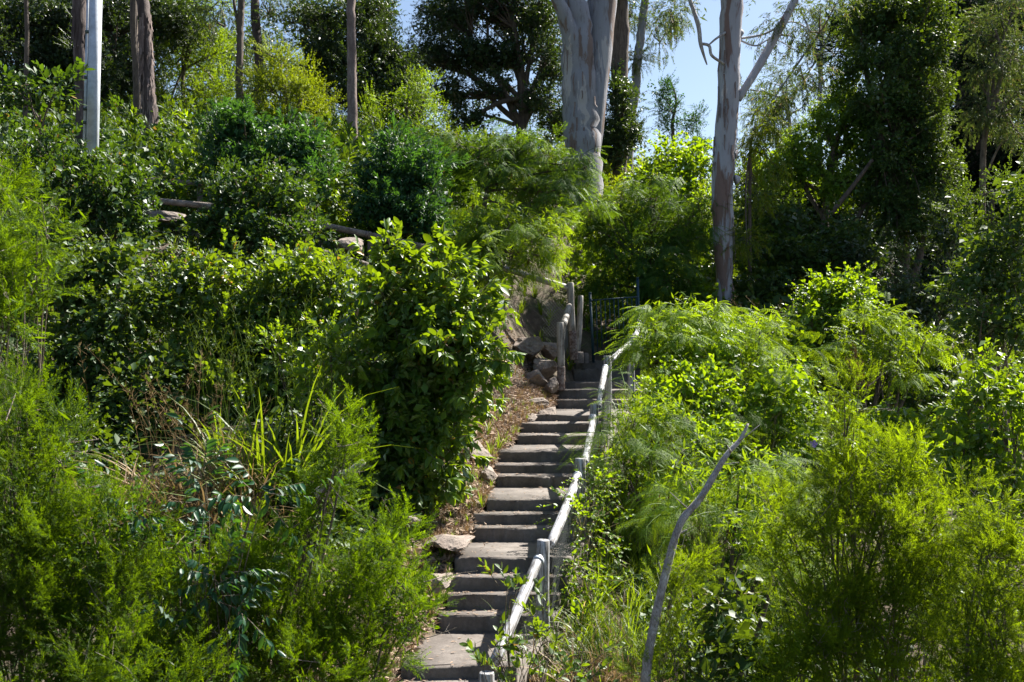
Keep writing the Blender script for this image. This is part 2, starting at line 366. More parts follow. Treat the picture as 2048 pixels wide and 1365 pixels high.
# ------------------------------------------------------------------ leaf and spray templates
def leaf_small(w=.45, fold=.08, bend=-.10):
    return (np.array([[0, 0, 0], [w / 2, .42, fold], [0, 1, bend], [-w / 2, .42, fold]], float), np.array([[0, 1, 2], [0, 2, 3]]), np.full(4, .5))
def leaf_big(w=.40, fold=.07, bend=-.22):
    ys = (.10, .28, .48, .68, .86); v = [[0, 0, 0]]; f = []
    for y in ys:
        h = math.sin(math.pi * y ** .85) ** .75 * w / 2; z = bend * y * y; v += [[-h, y, z + fold * h * 4 / w * .6], [0, y, z], [h, y, z + fold * h * 4 / w * .6]]
    v.append([0, 1, bend]); n = len(v) - 1
    f += [[0, 2, 1], [0, 3, 2]]
    for r in range(4):
        a = 1 + 3 * r; b = a + 3; f += [[a, a + 1, b + 1], [a, b + 1, b], [a + 1, a + 2, b + 2], [a + 1, b + 2, b + 1]]
    a = n - 3; f += [[a, a + 1, n], [a + 1, a + 2, n]]
    return (np.array(v, float), np.array(f), np.full(n + 1, .5))
def leaf_heart(w=.95):
    half = [(.24, -.08, .03), (.46, .08, .07), (.48, .34, .07), (.30, .66, .03)]
    v = [[0, .35, -.01], [0, 0, 0]] + [[x * w, y, z] for x, y, z in half] + [[0, 1, -.16]] + [[-x * w, y, z] for x, y, z in half[::-1]]
    f = [[0, i, i + 1] for i in range(1, 10)] + [[0, 10, 1]]
    return (np.array(v, float), np.array(f), np.full(11, .5))
def needle():
    return (np.array([[-.065, .12, 0], [.085, .30, .02], [0, 1, 0]], float), np.array([[0, 1, 2]]), np.full(3, .5))
def leaflet():
    return (np.array([[0, 0, 0], [.16, .5, 0], [0, 1, 0]], float), np.array([[0, 1, 2]]), np.full(3, .5))
def tt(tpl, t): return (tpl[0], tpl[1], np.full(len(tpl[0]), t))

def spray(leafs, n, length, leaf_len, ang, spread_up=0.0, droop=0.0, tip_bias=0.0, seed=0, stem_r=.004, plan=False, hang=0.0, old=.01, tint_tip=.35, phyl=2.4):
    """a shoot along +y, leaves round it; returns template and leaf transforms"""
    g = np.random.default_rng(seed); b = Buf(); L = []
    t = np.sort(g.random(n) ** (1 / (1 + tip_bias)))
    path = lambda u: np.array([math.sin(u * 3 + seed) * .03 * length, u * length, -droop * u * u * length])
    P, D, S, T = [], [], [], []
    for i, u in enumerate(t):
        p = path(u); a = (i * math.pi + g.normal(0, .3)) if plan else i * phyl + g.normal(0, .3)
        th = ang * g.uniform(.7, 1.3) * (1 - .35 * u)
        d = np.array([math.sin(th) * math.cos(a), math.cos(th), math.sin(th) * math.sin(a) + spread_up])
        d[2] -= hang; P.append(p); D.append(d / np.linalg.norm(d)); S.append(leaf_len * g.uniform(.65, 1.1) * (1 - .25 * u ** 3))
        T.append(1.0 if g.random() < old else np.clip(.35 + tint_tip * u + g.normal(0, .12), 0, .95))
    P, D, S, T = map(np.array, (P, D, S, T))
    X = nrm(np.cross(D, np.array([0, 0, 1.]) + g.normal(0, .25, D.shape))); Z = np.cross(X, D); R = np.stack([X, D, Z], 2)
    for i in range(n):
        tp = leafs[i % len(leafs)]
        v = (R[i] @ tp[0].T).T * S[i] + P[i]; b.add(v, tp[1], np.full(len(v), T[i]))
    if stem_r:
        tube(b, [path(u) for u in (0, 1)], [stem_r, stem_r * .4], 3, False, .2)
    return b.arrays(), (P, R, S, T)

def merge(parts):
    b = Buf()
    for tpl, M, o, s in parts: b.add((M @ tpl[0].T).T * s + o, tpl[1], tpl[2])
    return b.arrays()
def rotz(a): return np.array([[math.cos(a), -math.sin(a), 0], [math.sin(a), math.cos(a), 0], [0, 0, 1]])
def roty(a): return np.array([[math.cos(a), 0, math.sin(a)], [0, 1, 0], [-math.sin(a), 0, math.cos(a)]])
def rotx(a): return np.array([[1, 0, 0], [0, math.cos(a), -math.sin(a)], [0, math.sin(a), math.cos(a)]])

SP = {}
LS, LB, LH = leaf_small, leaf_big, leaf_heart
def mk(name, k, fn): SP[name] = [fn(i) for i in range(k)]
def needle_spray(i):
    parts = []; nl = [needle()]
    base, _ = spray(nl, 44, .26, .040, .75, seed=i, stem_r=.0022, tint_tip=.5, old=.02); parts.append((base, np.eye(3), np.zeros(3), 1))
    g = np.random.default_rng(i + 50)
    for j in range(6):
        s, _ = spray(nl, 26, .13, .036, .75, seed=i * 7 + j, stem_r=.0015, tint_tip=.5, old=.004)
        u = .12 + .13 * j; M = roty(j * 2.4) @ rotz((-1) ** j * g.uniform(.35, .65)) @ rotx(g.uniform(-.2, .4))
        parts.append((s, M, np.array([0, u * .26, 0]), g.uniform(.7, 1.15)))
    return merge(parts)
mk("needle", 4, needle_spray)
def frond(i, lod=0):
    g = np.random.default_rng(i); b = Buf(); lf = leaflet(); L = .22
    n = 7
    for k in range(n):
        u = .18 + .82 * k / (n - 1)
        for sgn in (-1, 1):
            pl = .085 * (1 - .45 * abs(u - .5)) * g.uniform(.85, 1.1); a = sgn * (1.0 - .35 * u)
            o = np.array([0, u * L, -.05 * u * u]); dv = np.array([math.sin(a), math.cos(a), -.18 + g.normal(0, .08)]); dv /= np.linalg.norm(dv)
            side = np.cross(dv, [0, 0, 1.]); side /= np.linalg.norm(side); up = np.cross(side, dv)
            m = 5
            if lod:
                e = o + dv * pl - up * .01; sw = side * .0075
                b.add([o, o + dv * pl * .45 + sw, e, o + dv * pl * .45 - sw], [[0, 1, 2], [0, 2, 3]], np.full(4, np.clip(.45 + .3 * u + g.normal(0, .1), 0, .95))); continue
            for q in range(m):
                w = (q + .6) / m
                for s2 in (-1, 1):
                    d = dv * .55 + side * s2 * .8 + up * g.normal(0, .15); d /= np.linalg.norm(d); x = np.cross(d, up)
                    R = np.stack([x, d, up], 1); v = (R @ lf[0].T).T * (.020 * (1.1 - .4 * w)) * np.array([1.0, 1, 1]) + o + dv * pl * w - up * .01 * w * w
                    b.add(v, lf[1], np.full(3, np.clip(.45 + .3 * u + g.normal(0, .1), 0, .95)))
    tube(b, [[0, u * L, -.05 * u * u] for u in (0, .5, 1)], [.0022, .0018, .001], 3, False, .6)
    return b.arrays()
FR = [frond(i) for i in range(3)]; FRL = [frond(i, 1) for i in range(3)]
def feather_spray(i, lod=0):
    g = np.random.default_rng(i + 9); parts = []
    for j in range(5):
        u = j / 4; M = rotz((-1) ** j * g.uniform(.45, .9) * (1 - .5 * u)) @ rotx(.05 - .75 * (1 - u) - .25 * u + g.normal(0, .15)) @ roty(g.normal(0, .3))
        parts.append(((FRL if lod else FR)[(i + j) % 3], M, np.array([0, u * .26, .0]), g.uniform(.85, 1.2)))
    s = Buf(); tube(s, [[0, 0, 0], [0, .14, .01], [0, .28, 0]], [.005, .004, .002], 3, False, .3)
    parts.append((s.arrays(), np.eye(3), np.zeros(3), 1))
    return merge(parts)
mk("feather", 4, feather_spray); mk("featherfar", 4, lambda i: feather_spray(i, 1))
LEAFT = {}
def reg(name, k, fn):
    SP[name] = []; LEAFT[name] = []
    for i in range(k):
        a, b = fn(i); SP[name].append(a); LEAFT[name].append(b)
reg("broad", 4, lambda i: spray([LB(.40)], 12, .24, .135, 1.15, tip_bias=1.3, seed=i, hang=.62, stem_r=.005, old=.012))
reg("oval", 4, lambda i: spray([LB(.52, .05, -.12)], 9, .22, .085, .85, tip_bias=.3, seed=i + 3, stem_r=.004, spread_up=.1, old=.02))
reg("droop", 4, lambda i: spray([LB(.36, .06, -.2)], 12, .42, .115, .9, plan=True, seed=i + 5, hang=.9, stem_r=.0045, old=.0))
reg("round", 4, lambda i: spray([LH(.92)], 10, .30, .062, 1.1, seed=i + 8, hang=.35, droop=.35, stem_r=.0028, old=.02))
reg("small", 4, lambda i: spray([LS(.42)], 15, .26, .062, .95, seed=i + 11, hang=.15, stem_r=.004, old=.01))
reg("lance", 4, lambda i: spray([LB(.25, .03, -.3)], 13, .34, .155, .8, tip_bias=.6, seed=i + 14, spread_up=.05, stem_r=.004, old=.01))
reg("gum", 4, lambda i: spray([LS(.19, .01, -.1)], 18, .32, .12, .9, seed=i + 17, hang=.8, droop=.5, stem_r=.0035, old=.03))
reg("tiny", 3, lambda i: spray([LS(.5)], 22, .22, .036, 1.0, seed=i + 20, stem_r=.0028, old=.01, tint_tip=.5))
reg("conif", 3, lambda i: spray([LS(.10, .0, 0)], 42, .40, .07, 1.0, seed=i + 24, stem_r=.01, old=.01, droop=-.2))

def blade_tuft(i, n=15, h=.6, w=.010, arch=.6, seg=3):
    g = np.random.default_rng(i + 31); b = Buf()
    for _ in range(n):
        a = g.random() * 6.283; hh = h * g.uniform(.45, 1.1); ar = arch * g.uniform(.3, 1.5); ww = w * g.uniform(.6, 1.3)
        d = np.array([math.cos(a), math.sin(a), 0]); s = np.array([-d[1], d[0], 0]); r0 = d * g.uniform(0, .06) * h / .6
        pts = []
        for k in range(seg + 1):
            u = k / seg; ww_ = ww * (1 - u ** 2) + .0005
            c = r0 + d * ar * hh * u ** 1.8 + np.array([0, 0, hh * (u - .45 * ar * u ** 3)])
            pts += [c - s * ww_, c + s * ww_]
        f = []
        for k in range(seg): f += [[2 * k, 2 * k + 1, 2 * k + 3], [2 * k, 2 * k + 3, 2 * k + 2]]
        b.add(pts, f, np.full(len(pts), np.clip(g.normal(.5, .22), 0, 1.0)))
    return b.arrays()
TUFT = [blade_tuft(i) for i in range(5)]
TUFTS = [blade_tuft(i + 10, 12, .3, .006, .5, 2) for i in range(4)]
TALL = [blade_tuft(i + 20, 18, 1.0, .011, .75, 6) for i in range(4)]

# ------------------------------------------------------------------ steps (measured), terrain
RY = [722, 739, 765.6, 781, 801, 830.6, 848, 872, 904, 931.7, 954, 1000.5, 1029.5, 1058, 1117, 1156, 1191, 1232, 1334, 1380, 1404]   # nosing row
BY = [737, 757, 778, 798, 818, 843, 866, 889.5, 924.5, 946.7, 975, 1022, 1049, 1083.5, 1145, 1181, 1218.5, 1264, 1358, 1396, 1420]  # riser foot row
LX = [1152, 1152, 1130, 1118, 1118, 1068, 1045, 1040, 1002, 996, 995, 979, 955, 955, 913, 904, 896, 882, 806, 800, 790]
NS = len(RY)
DS = [0] * NS; DS[17] = 10.5
for k in range(17, 0, -1):          # from riser k+1 up to riser k: back of tread
    r = (RY[k] - HY) / (BY[k - 1] - HY)
    if k < 3: r = 1.03
    DS[k - 1] = DS[k] * r
DS[1] = DS[2] * 1.06; DS[0] = DS[1] * 1.02
for k in range(18, NS):
    DS[k] = DS[k - 1] * (BY[k - 1] - HY) / (RY[k] - HY)
ZS = [EZ + (HY - RY[k]) / F * DS[k] for k in range(NS)]
XL = [(LX[k] - 1024) / F * DS[k] for k in range(NS)]
# rail posts: px, top row, distance
RPOST = [(973, 1345, 9.0), (1086, 1080, 10.4), (1160, 917, 12.6), (1189, 808, 15.2), (1214, 712, 17.6), (1262, 668, 19.8), (1284, 617, 22.2)]
RX = [((p[0] - 1024) / F * p[2], p[2]) for p in RPOST]
def right_x(d):
    ds = [r[1] for r in RX]; xs = [r[0] for r in RX]
    if d <= ds[0]: return xs[0] + (d - ds[0]) * .3
    return float(np.interp(d, ds, xs))
dsr = np.array(DS[::-1]); zsr = np.array(ZS[::-1]); xlr = np.array(XL[::-1])
def stair_z(y): return np.interp(y, dsr, zsr)
def stair_xl(y): return np.interp(y, dsr, xlr)

CP = []
def cp(px, d, z): CP.append(((px - 1024) / F * d, d, z))
for x, y, z in [(-6, -6, -3.8), (0, -6, -3.8), (6, -6, -4.2), (-4, 3, -3.7), (0, 3, -3.7), (4, 3, -4.0), (-3, 6, -3.4), (-.6, 6.5, -3.5), (3, 6, -3.9),
                (-40, 10, 1.5), (-25, 5, -1.5), (-25, 20, 5), (40, 10, -5), (25, 5, -5), (25, 20, -3.5), (-60, 60, 14), (60, 60, 3), (-60, 120, 15), (0, 120, 9), (60, 120, 5), (0, 80, 9.6), (-90, 0, 3), (90, 0, -6), (90, 90, 3), (-90, 90, 15)]:
    CP.append((x, y, z))
for d, row in {
    9: [(500, -2.75), (1400, -3.4), (1900, -4.0)],
    12: [(0, -2.1), (200, -1.95), (520, -1.65), (800, -1.9), (880, -2.0), (1350, -3.1), (1600, -3.6), (1900, -4)],
    15: [(0, -.6), (200, -.6), (500, -.5), (800, -.75), (920, -1.0), (1010, -1.2), (1320, -2.1), (1500, -2.9), (1800, -3.4)],
    18: [(0, .9), (200, .9), (500, .95), (800, .75), (960, .1), (1060, -.55), (1290, -1.0), (1500, -1.6), (1800, -2.4)],
    21.5: [(0, 2.7), (250, 2.6), (500, 2.3), (700, 1.9), (900, 1.25), (1060, .45), (1110, .02), (1300, -.4), (1500, -.2), (1800, -1)],
    26: [(0, 4.6), (300, 4.3), (700, 4.1), (950, 3.1), (1120, 1.7), (1250, 1.0), (1455, 1.2), (1800, .4), (2048, -.2)],
    33: [(0, 7.2), (300, 6.9), (700, 6.3), (950, 5.6), (1170, 4.3), (1400, 3.2), (1800, 1.7), (2048, 1)],
    42: [(0, 9.6), (300, 9.2), (700, 8.4), (950, 7.7), (1240, 7.4), (1500, 5.5), (1800, 3.5), (2048, 2.5)],
    58: [(0, 12), (500, 11.4), (900, 9.8), (1240, 8.6), (1600, 7), (2048, 4.5)]}.items():
    for px, z in row: cp(px, d, z)
for k in range(0, NS, 2): CP.append((XL[k] + .5, DS[k] + .1, ZS[k] - EZ - .15))
CP = np.array(CP)
_D = np.linalg.norm(CP[:, None, :2] - CP[None, :, :2], axis=2)
_W = np.linalg.solve(_D + np.eye(len(CP)) * -.15, CP[:, 2] - CP[:, 2].mean())
_M = CP[:, 2].mean()
def ground(x, y):
    x = np.atleast_1d(np.asarray(x, float)); y = np.atleast_1d(np.asarray(y, float))
    sh = x.shape; x = x.ravel(); y = y.ravel(); z = np.zeros(len(x))
    for s in range(0, len(x), 20000):
        xx, yy = x[s:s + 20000], y[s:s + 20000]
        d = np.sqrt((xx[:, None] - CP[None, :, 0]) ** 2 + (yy[:, None] - CP[None, :, 1]) ** 2); z[s:s + 20000] = d @ _W
    z = z + _M + EZ
    z += .05 * np.sin(x * 2.3 + 1.1 * np.sin(y * 1.7)) + .05 * np.sin(y * 2.9 + np.sin(x * 3.1)) + .02 * np.sin(x * 9 + y * 7)
    xl, zz = stair_xl(y), stair_z(y); xr = np.interp(y, [r[1] for r in RX], [r[0] for r in RX])
    on = (y < DS[0] + .3) & (x > xl - .05) & (x < xr + .45)
    z = np.where(on, np.minimum(z, zz - .30), z)
    near = (y < DS[0] + .3) & (x <= xl - .05) & (x > xl - 1.2)      # bank beside the steps
    w = np.clip((xl - .05 - x) / 1.2, 0, 1)
    z = np.where(near, z * w + (zz - .06 + .12 * w) * (1 - w), z)
    return z.reshape(sh)
def g1(x, y): return float(ground([x], [y])[0])

def build_ground():
    ys = np.concatenate([np.linspace(-12, 7, 22), np.linspace(7.1, 27, 170), np.linspace(27.3, 60, 50), np.linspace(61, 160, 30), np.array([200, 300, 500, 900])])
    xs = np.concatenate([[-900, -400, -200, -120], np.linspace(-90, -14, 30), np.linspace(-13.5, -3.2, 35), np.linspace(-3.1, 3.2, 80), np.linspace(3.35, 14, 30), np.linspace(14.5, 90, 30), [120, 200, 400, 900]])
    X, Y = np.meshgrid(xs, ys); Xc, Yc = np.clip(X, -90, 90), np.clip(Y, -12, 160)
    Z = ground(Xc, Yc)
    v = np.stack([X, Y, Z], -1).reshape(-1, 3); ny, nx = X.shape
    i = np.arange(ny - 1)[:, None]; j = np.arange(nx - 1)[None]; q = i * nx + j
    f = np.concatenate([np.stack([q, q + 1, q + nx + 1], -1).reshape(-1, 3), np.stack([q, q + nx + 1, q + nx], -1).reshape(-1, 3)])
    b = Buf(); b.add(v, f); o = obj("hillside", b, "soil", smooth=True); o["kind"] = "structure"
build_ground()

# ------------------------------------------------------------------ staircase
def slab(buf, outline, z0, z1, bev=.012, dz=None):
    o = np.asarray(outline, float); n = len(o); c = o.mean(0)
    ins = o + (c - o) / np.linalg.norm(c - o, axis=1, keepdims=True) * bev
    dz = np.zeros(n) if dz is None else dz
    r = [np.c_[o, np.full(n, z0)], np.c_[o, z1 - bev + dz], np.c_[ins, z1 + dz], np.array([[c[0], c[1], z1]])]
    v = np.concatenate(r); f = []
    for k in range(2):
        for i in range(n):
            j = (i + 1) % n; a, b, cc, d = k * n + i, k * n + j, (k + 1) * n + j, (k + 1) * n + i
            f += [[a, b, cc], [a, cc, d]]
    for i in range(n): f.append([2 * n + i, 2 * n + (i + 1) % n, 3 * n])
    buf.add(v, f)
st = thing("concrete_staircase", "long weathered concrete steps climbing the bank between bushes and white handrail", "stairs", (XL[17] + .6, DS[17], ZS[17] - .2))
g = np.random.default_rng(3)
for k in range(NS):
    y0 = DS[k]; y1 = (DS[k - 1] + .12) if k else DS[0] + .9
    xl, xr = XL[k] - g.uniform(.0, .05), right_x(y0) + .10 + g.uniform(-.02, .04)
    xl2 = xl if k == 0 else max(xl, min(XL[k - 1], xl + .5)) - .02
    n = 46; xs = np.linspace(xl, xr, n)
    ph = g.random(3) * 6
    yj = .014 * np.sin(xs * 5 + ph[0]) + g.normal(0, .0035, n); zj = .008 * np.sin(xs * 7 + ph[1]) + g.normal(0, .0025, n)
    for _ in range(4):
        q = g.integers(1, n - 3); yj[q:q + 2] += g.uniform(.006, .022); zj[q:q + 2] -= g.uniform(.004, .014)
    out = [(x, y0 + j) for x, j in zip(xs, yj)] + [(xr + .02, y0 + .15), (right_x(y1) + .12, y1), ((xl2 + xr) / 2, y1), (xl2, y1), (xl - .02, y0 + (y1 - y0) * .45)]
    dz = np.concatenate([zj, np.zeros(5)])
    b = Buf(); slab(b, out, ZS[k] - .42, ZS[k], .014, dz)
    obj("step", b, "concrete", st)
# ------------------------------------------------------------------ handrail, posts, gate
def log(name, p0, p1, r0, r1, mat, parent, seed=0, sides=14):
    p0, p1 = np.asarray(p0, float), np.asarray(p1, float); L = np.linalg.norm(p1 - p0); b = Buf()
    d = (p1 - p0) / L
    t = np.array([0, .006 / L, .12, .3, .5, .7, .88, 1 - .008 / L, 1]); rr = r0 + (r1 - r0) * t; rr[0] *= .86; rr[-1] *= .9
    side = np.cross(d, [0, 0, 1.]) if abs(d[2]) < .9 else np.array([1., 0, 0])
    pts = p0 + d * L * t[:, None] + side * (np.sin(t * math.pi + seed) * .006 * L)[:, None]
    tube(b, pts, rr, sides, True, .5, .045, seed)
    # own frame: z along the log so the grain runs along it
    v, f, tn = b.arrays(); q = Vector(d).to_track_quat('Z', 'Y'); M = np.array(q.to_matrix())
    b2 = Buf(); b2.add((v - p0) @ M, f, tn)
    me = b2.mesh(name, mat, True); o = bpy.data.objects.new(name, me); COL.objects.link(o)
    o.rotation_mode = 'QUATERNION'; o.rotation_quaternion = q
    o.location = Vector(p0) - (Vector(parent.location) if parent else Vector()); o.parent = parent
    return o
def ring(name, p, d, r, w, mat, parent):
    b = Buf(); d = np.asarray(d, float) / np.linalg.norm(d); tube(b, [p - d * w / 2, p - d * (w / 2 - .001), p + d * (w / 2 - .001), p + d * w / 2], [r * .97, r, r, r * .97], 14, True)
    return obj(name, b, mat, parent, smooth=False)
RP3 = [Pw(*p) for p in RPOST]
hr = thing("handrail_fence", "weathered white painted log handrail with round posts beside the concrete steps", "handrail", (RP3[1][0], RP3[1][1], g1(RP3[1][0], RP3[1][1])))
for i, p in enumerate(RP3):
    h = 1.25 if i else 1.1
    log("post", (p[0] + .01, p[1], p[2] - h), p, .069, .066 - .002 * (i % 2), "whitewood", hr, i * 3)
for i in range(len(RP3) - 1):
    a, b_ = RP3[i], RP3[i + 1]
    drop_hi = .19 if i else .16
    p1 = b_ + np.array([-.035, -.085, -drop_hi]); p0 = a + np.array([.075, .07, -.07])
    if i == 0: p0 = a + np.array([.06, .08, .06])
    log("rail", p0, p1, .052, .049, "whitewood", hr, i * 5 + 1)
    ring("strap", p1 - (p1 - p0) / np.linalg.norm(p1 - p0) * .05, p1 - p0, .056, .035, "galv", hr)
# wire netting below rail
def netting(p0, p1, h, cell=.07, r=.0016, sag=0.0, par=None, mat="wire"):
    p0, p1 = np.asarray(p0, float), np.asarray(p1, float); L = np.linalg.norm((p1 - p0)[:2]); b = Buf(); n = int((L + h) / cell)
    for s in (0, 1):
        for k in range(-int(h / cell), int(L / cell) + 1):
            u0 = k * cell; pts = []
            m = 4
            for q in range(m + 1):
                w = q / m * h; u = u0 + w
                if u < 0 or u > L: continue
                uu = u if s == 0 else L - u
                pts.append(p0 + (p1 - p0) * uu / L + np.array([.012 * math.sin(uu * 3 + w * 5), 0, -w]))
            if len(pts) > 1: tube(b, pts, r, 3, False)
    return obj("wire_netting", b, mat, par)
for i in range(0, 4):
    a, b_ = RP3[i] + np.array([.07, 0, -.12]), RP3[i + 1] + np.array([.07, 0, -.22]); netting(a, b_, .85, .075, .0022, par=hr)
# left post-and-rail fence at the stair head, running left along the bank
lf = thing("log_fence", "grey unpainted log post and rail fence along top of the bank left of gate", "fence", (Pw(1140, 700, 22.3)))
pA, pB = Pw(1121, 645, 20.6), Pw(1140, 566, 22.2)
fA, fB = Pw(1122, 738, 20.6), Pw(1145, 664, 22.2)
log("post", fA, pA, .073, .071, "greywood", lf, 2); log("post", fB, pB, .075, .071, "greywood", lf, 4)
log("post_sleeve", Pw(1122, 782, 20.6), Pw(1122, 733, 20.6), .082, .080, "rust", lf, 5)
log("post_sleeve", Pw(1148, 720, 22.2), Pw(1145, 662, 22.2), .084, .082, "rust", lf, 6)
log("rail", pA + np.array([.05, .07, -.05]), pB + np.array([-.02, -.09, -.50]), .070, .066, "greywood", lf, 7)
FP = [Pw(1136, 576, 22.2), Pw(1088, 567, 22.2), Pw(990, 532, 22), Pw(868, 500, 21.6), Pw(740, 471, 21.3), Pw(600, 442, 21.2), Pw(440, 415, 21.5), Pw(290, 400, 21.8), Pw(120, 380, 22)]
for i in range(len(FP) - 1):
    if i == 0: log("rail", FP[0], FP[2], .066, .064, "greywood", lf, 8)
    elif i == 1: continue
    else: log("rail", FP[i] + np.array([.03, 0, .0]), FP[i + 1], .068, .066, "weathered_log", lf, 9 + i)
for i in (2, 3, 4, 6, 7, 8):
    p = FP[i]; log("post", (p[0], p[1] + .12, g1(p[0], p[1]) - .2), p + np.array([0, .12, .10 if i != 4 else .04]), .07, .068, "weathered_log", lf, i)
ring("strap", FP[4] + np.array([-.06, 0, .015]), FP[4] - FP[5], .074, .06, "strap", lf)
ring("strap", FP[4] + np.array([-.28, 0, .05]), FP[4] - FP[5], .074, .06, "strap", lf)
for i in (2, 3): netting(FP[i] + np.array([0, .05, -.05]), FP[i + 1] + np.array([0, .05, -.05]), .8, .09, .002, par=lf)
netting(Pw(1080, 600, 22.1), pB + np.array([0, .06, -.45]), .75, .07, .0022, par=lf)
netting(pA + np.array([.06, .1, -.1]), pB + np.array([-.05, 0, -.6]), .7, .07, .0022, par=lf)
u = thing("log_rail", "dark horizontal log lying across posts in the undergrowth above the bank fence", "log rail", Pw(345, 400, 22.4))
log("rail", Pw(272, 363, 22.4), Pw(412, 367, 22.4), .065, .062, "weathered_log", u, 3)
for px in (285, 400):
    q = Pw(px, 372, 22.5); log("post", (q[0], q[1], g1(q[0], q[1]) - .2), q + np.array([0, 0, .08]), .06, .06, "weathered_log", u, px)
u = log("log_rail", Pw(640, 505, 20.4), Pw(735, 532, 20.2), .075, .07, "weathered_log", None, 31); tag(u, "fallen grey log lying below the bank fence above the broad leaved bush", "log")
lp = log("timber_post", Pw(1156, 708, 22.9), Pw(1161, 592, 22.9), .064, .060, "greywood", None, 12)
tag(lp, "short free standing grey timber post between fence post and blue gate post", "post")
# gate
gt = thing("metal_gate", "dark blue metal gate with thin vertical bars at head of the steps", "gate", Pw(1186, 724, 23.3))
def boxbar(name, p0, p1, w, dpt, mat, par):
    p0, p1 = np.asarray(p0, float), np.asarray(p1, float); d = nrm(p1 - p0); s = nrm(np.cross(d, [0, 1., 0])); t_ = np.cross(s, d); b = Buf(); v = []
    for p in (p0, p1):
        for a, c in ((-1, -1), (1, -1), (1, 1), (-1, 1)): v.append(p + s * a * w / 2 + t_ * c * dpt / 2)
    f = [[0, 2, 1], [0, 3, 2], [4, 5, 6], [4, 6, 7]]
    for i in range(4): j = (i + 1) % 4; f += [[i, j, j + 4], [i, j + 4, i + 4]]
    b.add(v, f); return obj(name, b, mat, par)
boxbar("gate_post", Pw(1187, 726, 23.3), Pw(1180, 587, 23.3), .055, .055, "gatepaint", gt)
boxbar("post_cap", Pw(1180.0, 588, 23.3), Pw(1179.8, 585, 23.3), .066, .066, "gatepaint", gt)
boxbar("gate_post", Pw(1280, 726, 23.6), Pw(1275, 557, 23.6), .055, .055, "gatepaint", gt)
boxbar("post_cap", Pw(1275, 558, 23.6), Pw(1274.9, 555, 23.6), .066, .066, "gatepaint", gt)
boxbar("top_bar", Pw(1182, 601, 23.3), Pw(1277, 594, 23.5), .026, .026, "gatepaint", gt)
boxbar("bottom_bar", Pw(1188, 708, 23.3), Pw(1280, 706, 23.5), .026, .026, "gatepaint", gt)
for k in range(10):
    px = 1192 + 8.9 * k; boxbar("bar", Pw(px + 3.4, 707, 23.32 + .02 * k), Pw(px, 601 - .68 * k, 23.32 + .02 * k), .021, .021, "gatepaint", gt)
boxbar("hinge", Pw(1181, 599, 23.25), Pw(1184, 603, 23.25), .05, .05, "gatepaint", gt)
# concrete kerb blocks beside the top step
def block(px, py0, py1, wpx, d, depth, label, seed):
    a = Pw(px, py1, d); w = wpx / F * d; h = (py1 - py0) / F * d; g = np.random.default_rng(seed)
    o = [(a[0] - w / 2, d), (a[0] + w / 2, d + .01), (a[0] + w / 2 + .02, d + depth * .5), (a[0] + w / 2, d + depth), (a[0] - w / 2, d + depth), (a[0] - w / 2 - .01, d + depth * .5)]
    b = Buf(); slab(b, o, a[2] - .04, a[2] + h, .02); return tag(obj("concrete_block", b, "concrete", origin=a), label, "block")
block(1158, 704, 723, 17, 22.6, .3, "small grey concrete block beside the top step nearest the rusty post sleeve", 1)
block(1172, 706, 723, 10, 22.9, .4, "narrow concrete kerb block between small block and blue gate post", 2)

# ------------------------------------------------------------------ boulders
def boulder(px, py, d, w, h, dep, label, seed, flat=1.0, tilt=0.0, cat="rock"):
    c = Pw(px, py, d); wx, hz = w / F * d / 2, h / F * d / 2
    import bmesh
    bm = bmesh.new(); bmesh.ops.create_icosphere(bm, subdivisions=4, radius=1.0)
    off = Vector((seed * 3.7, seed * 1.3, 0)); g = random.Random(seed)
    planes = []
    for _ in range(14):
        n = Vector((g.gauss(0, 1), g.gauss(0, 1), g.gauss(0, 1.2))).normalized(); planes.append((n, g.uniform(.45, .72)))
    for v in bm.verts:
        p = v.co.copy()
        for n, dd in planes:
            k = p.dot(n)
            if k > dd: p -= n * (k - dd) * .98
        p *= 1 + .13 * mnoise.noise(p * 1.6 + off) + .06 * mnoise.noise(p * 5 + off)
        s = p.z * 5 + mnoise.noise(p * 2 + off) * 1.2; p.x *= 1 + .07 * (s - math.floor(s)); p.y *= 1 + .07 * (s - math.floor(s))
        v.co = Vector((p.x * wx * 1.25, p.y * dep / 2 * 1.2, p.z * hz * 1.3))
    bmesh.ops.rotate(bm, verts=bm.verts, cent=(0, 0, 0), matrix=Matrix.Rotation(tilt, 3, 'Y'))
    me = bpy.data.meshes.new("boulder"); bm.to_mesh(me); bm.free(); me.materials.append(MAT["rock"])
    o = bpy.data.objects.new("boulder", me); COL.objects.link(o); o.location = Vector(c) - Vector((0, 0, hz * .25)); tag(o, label, cat)
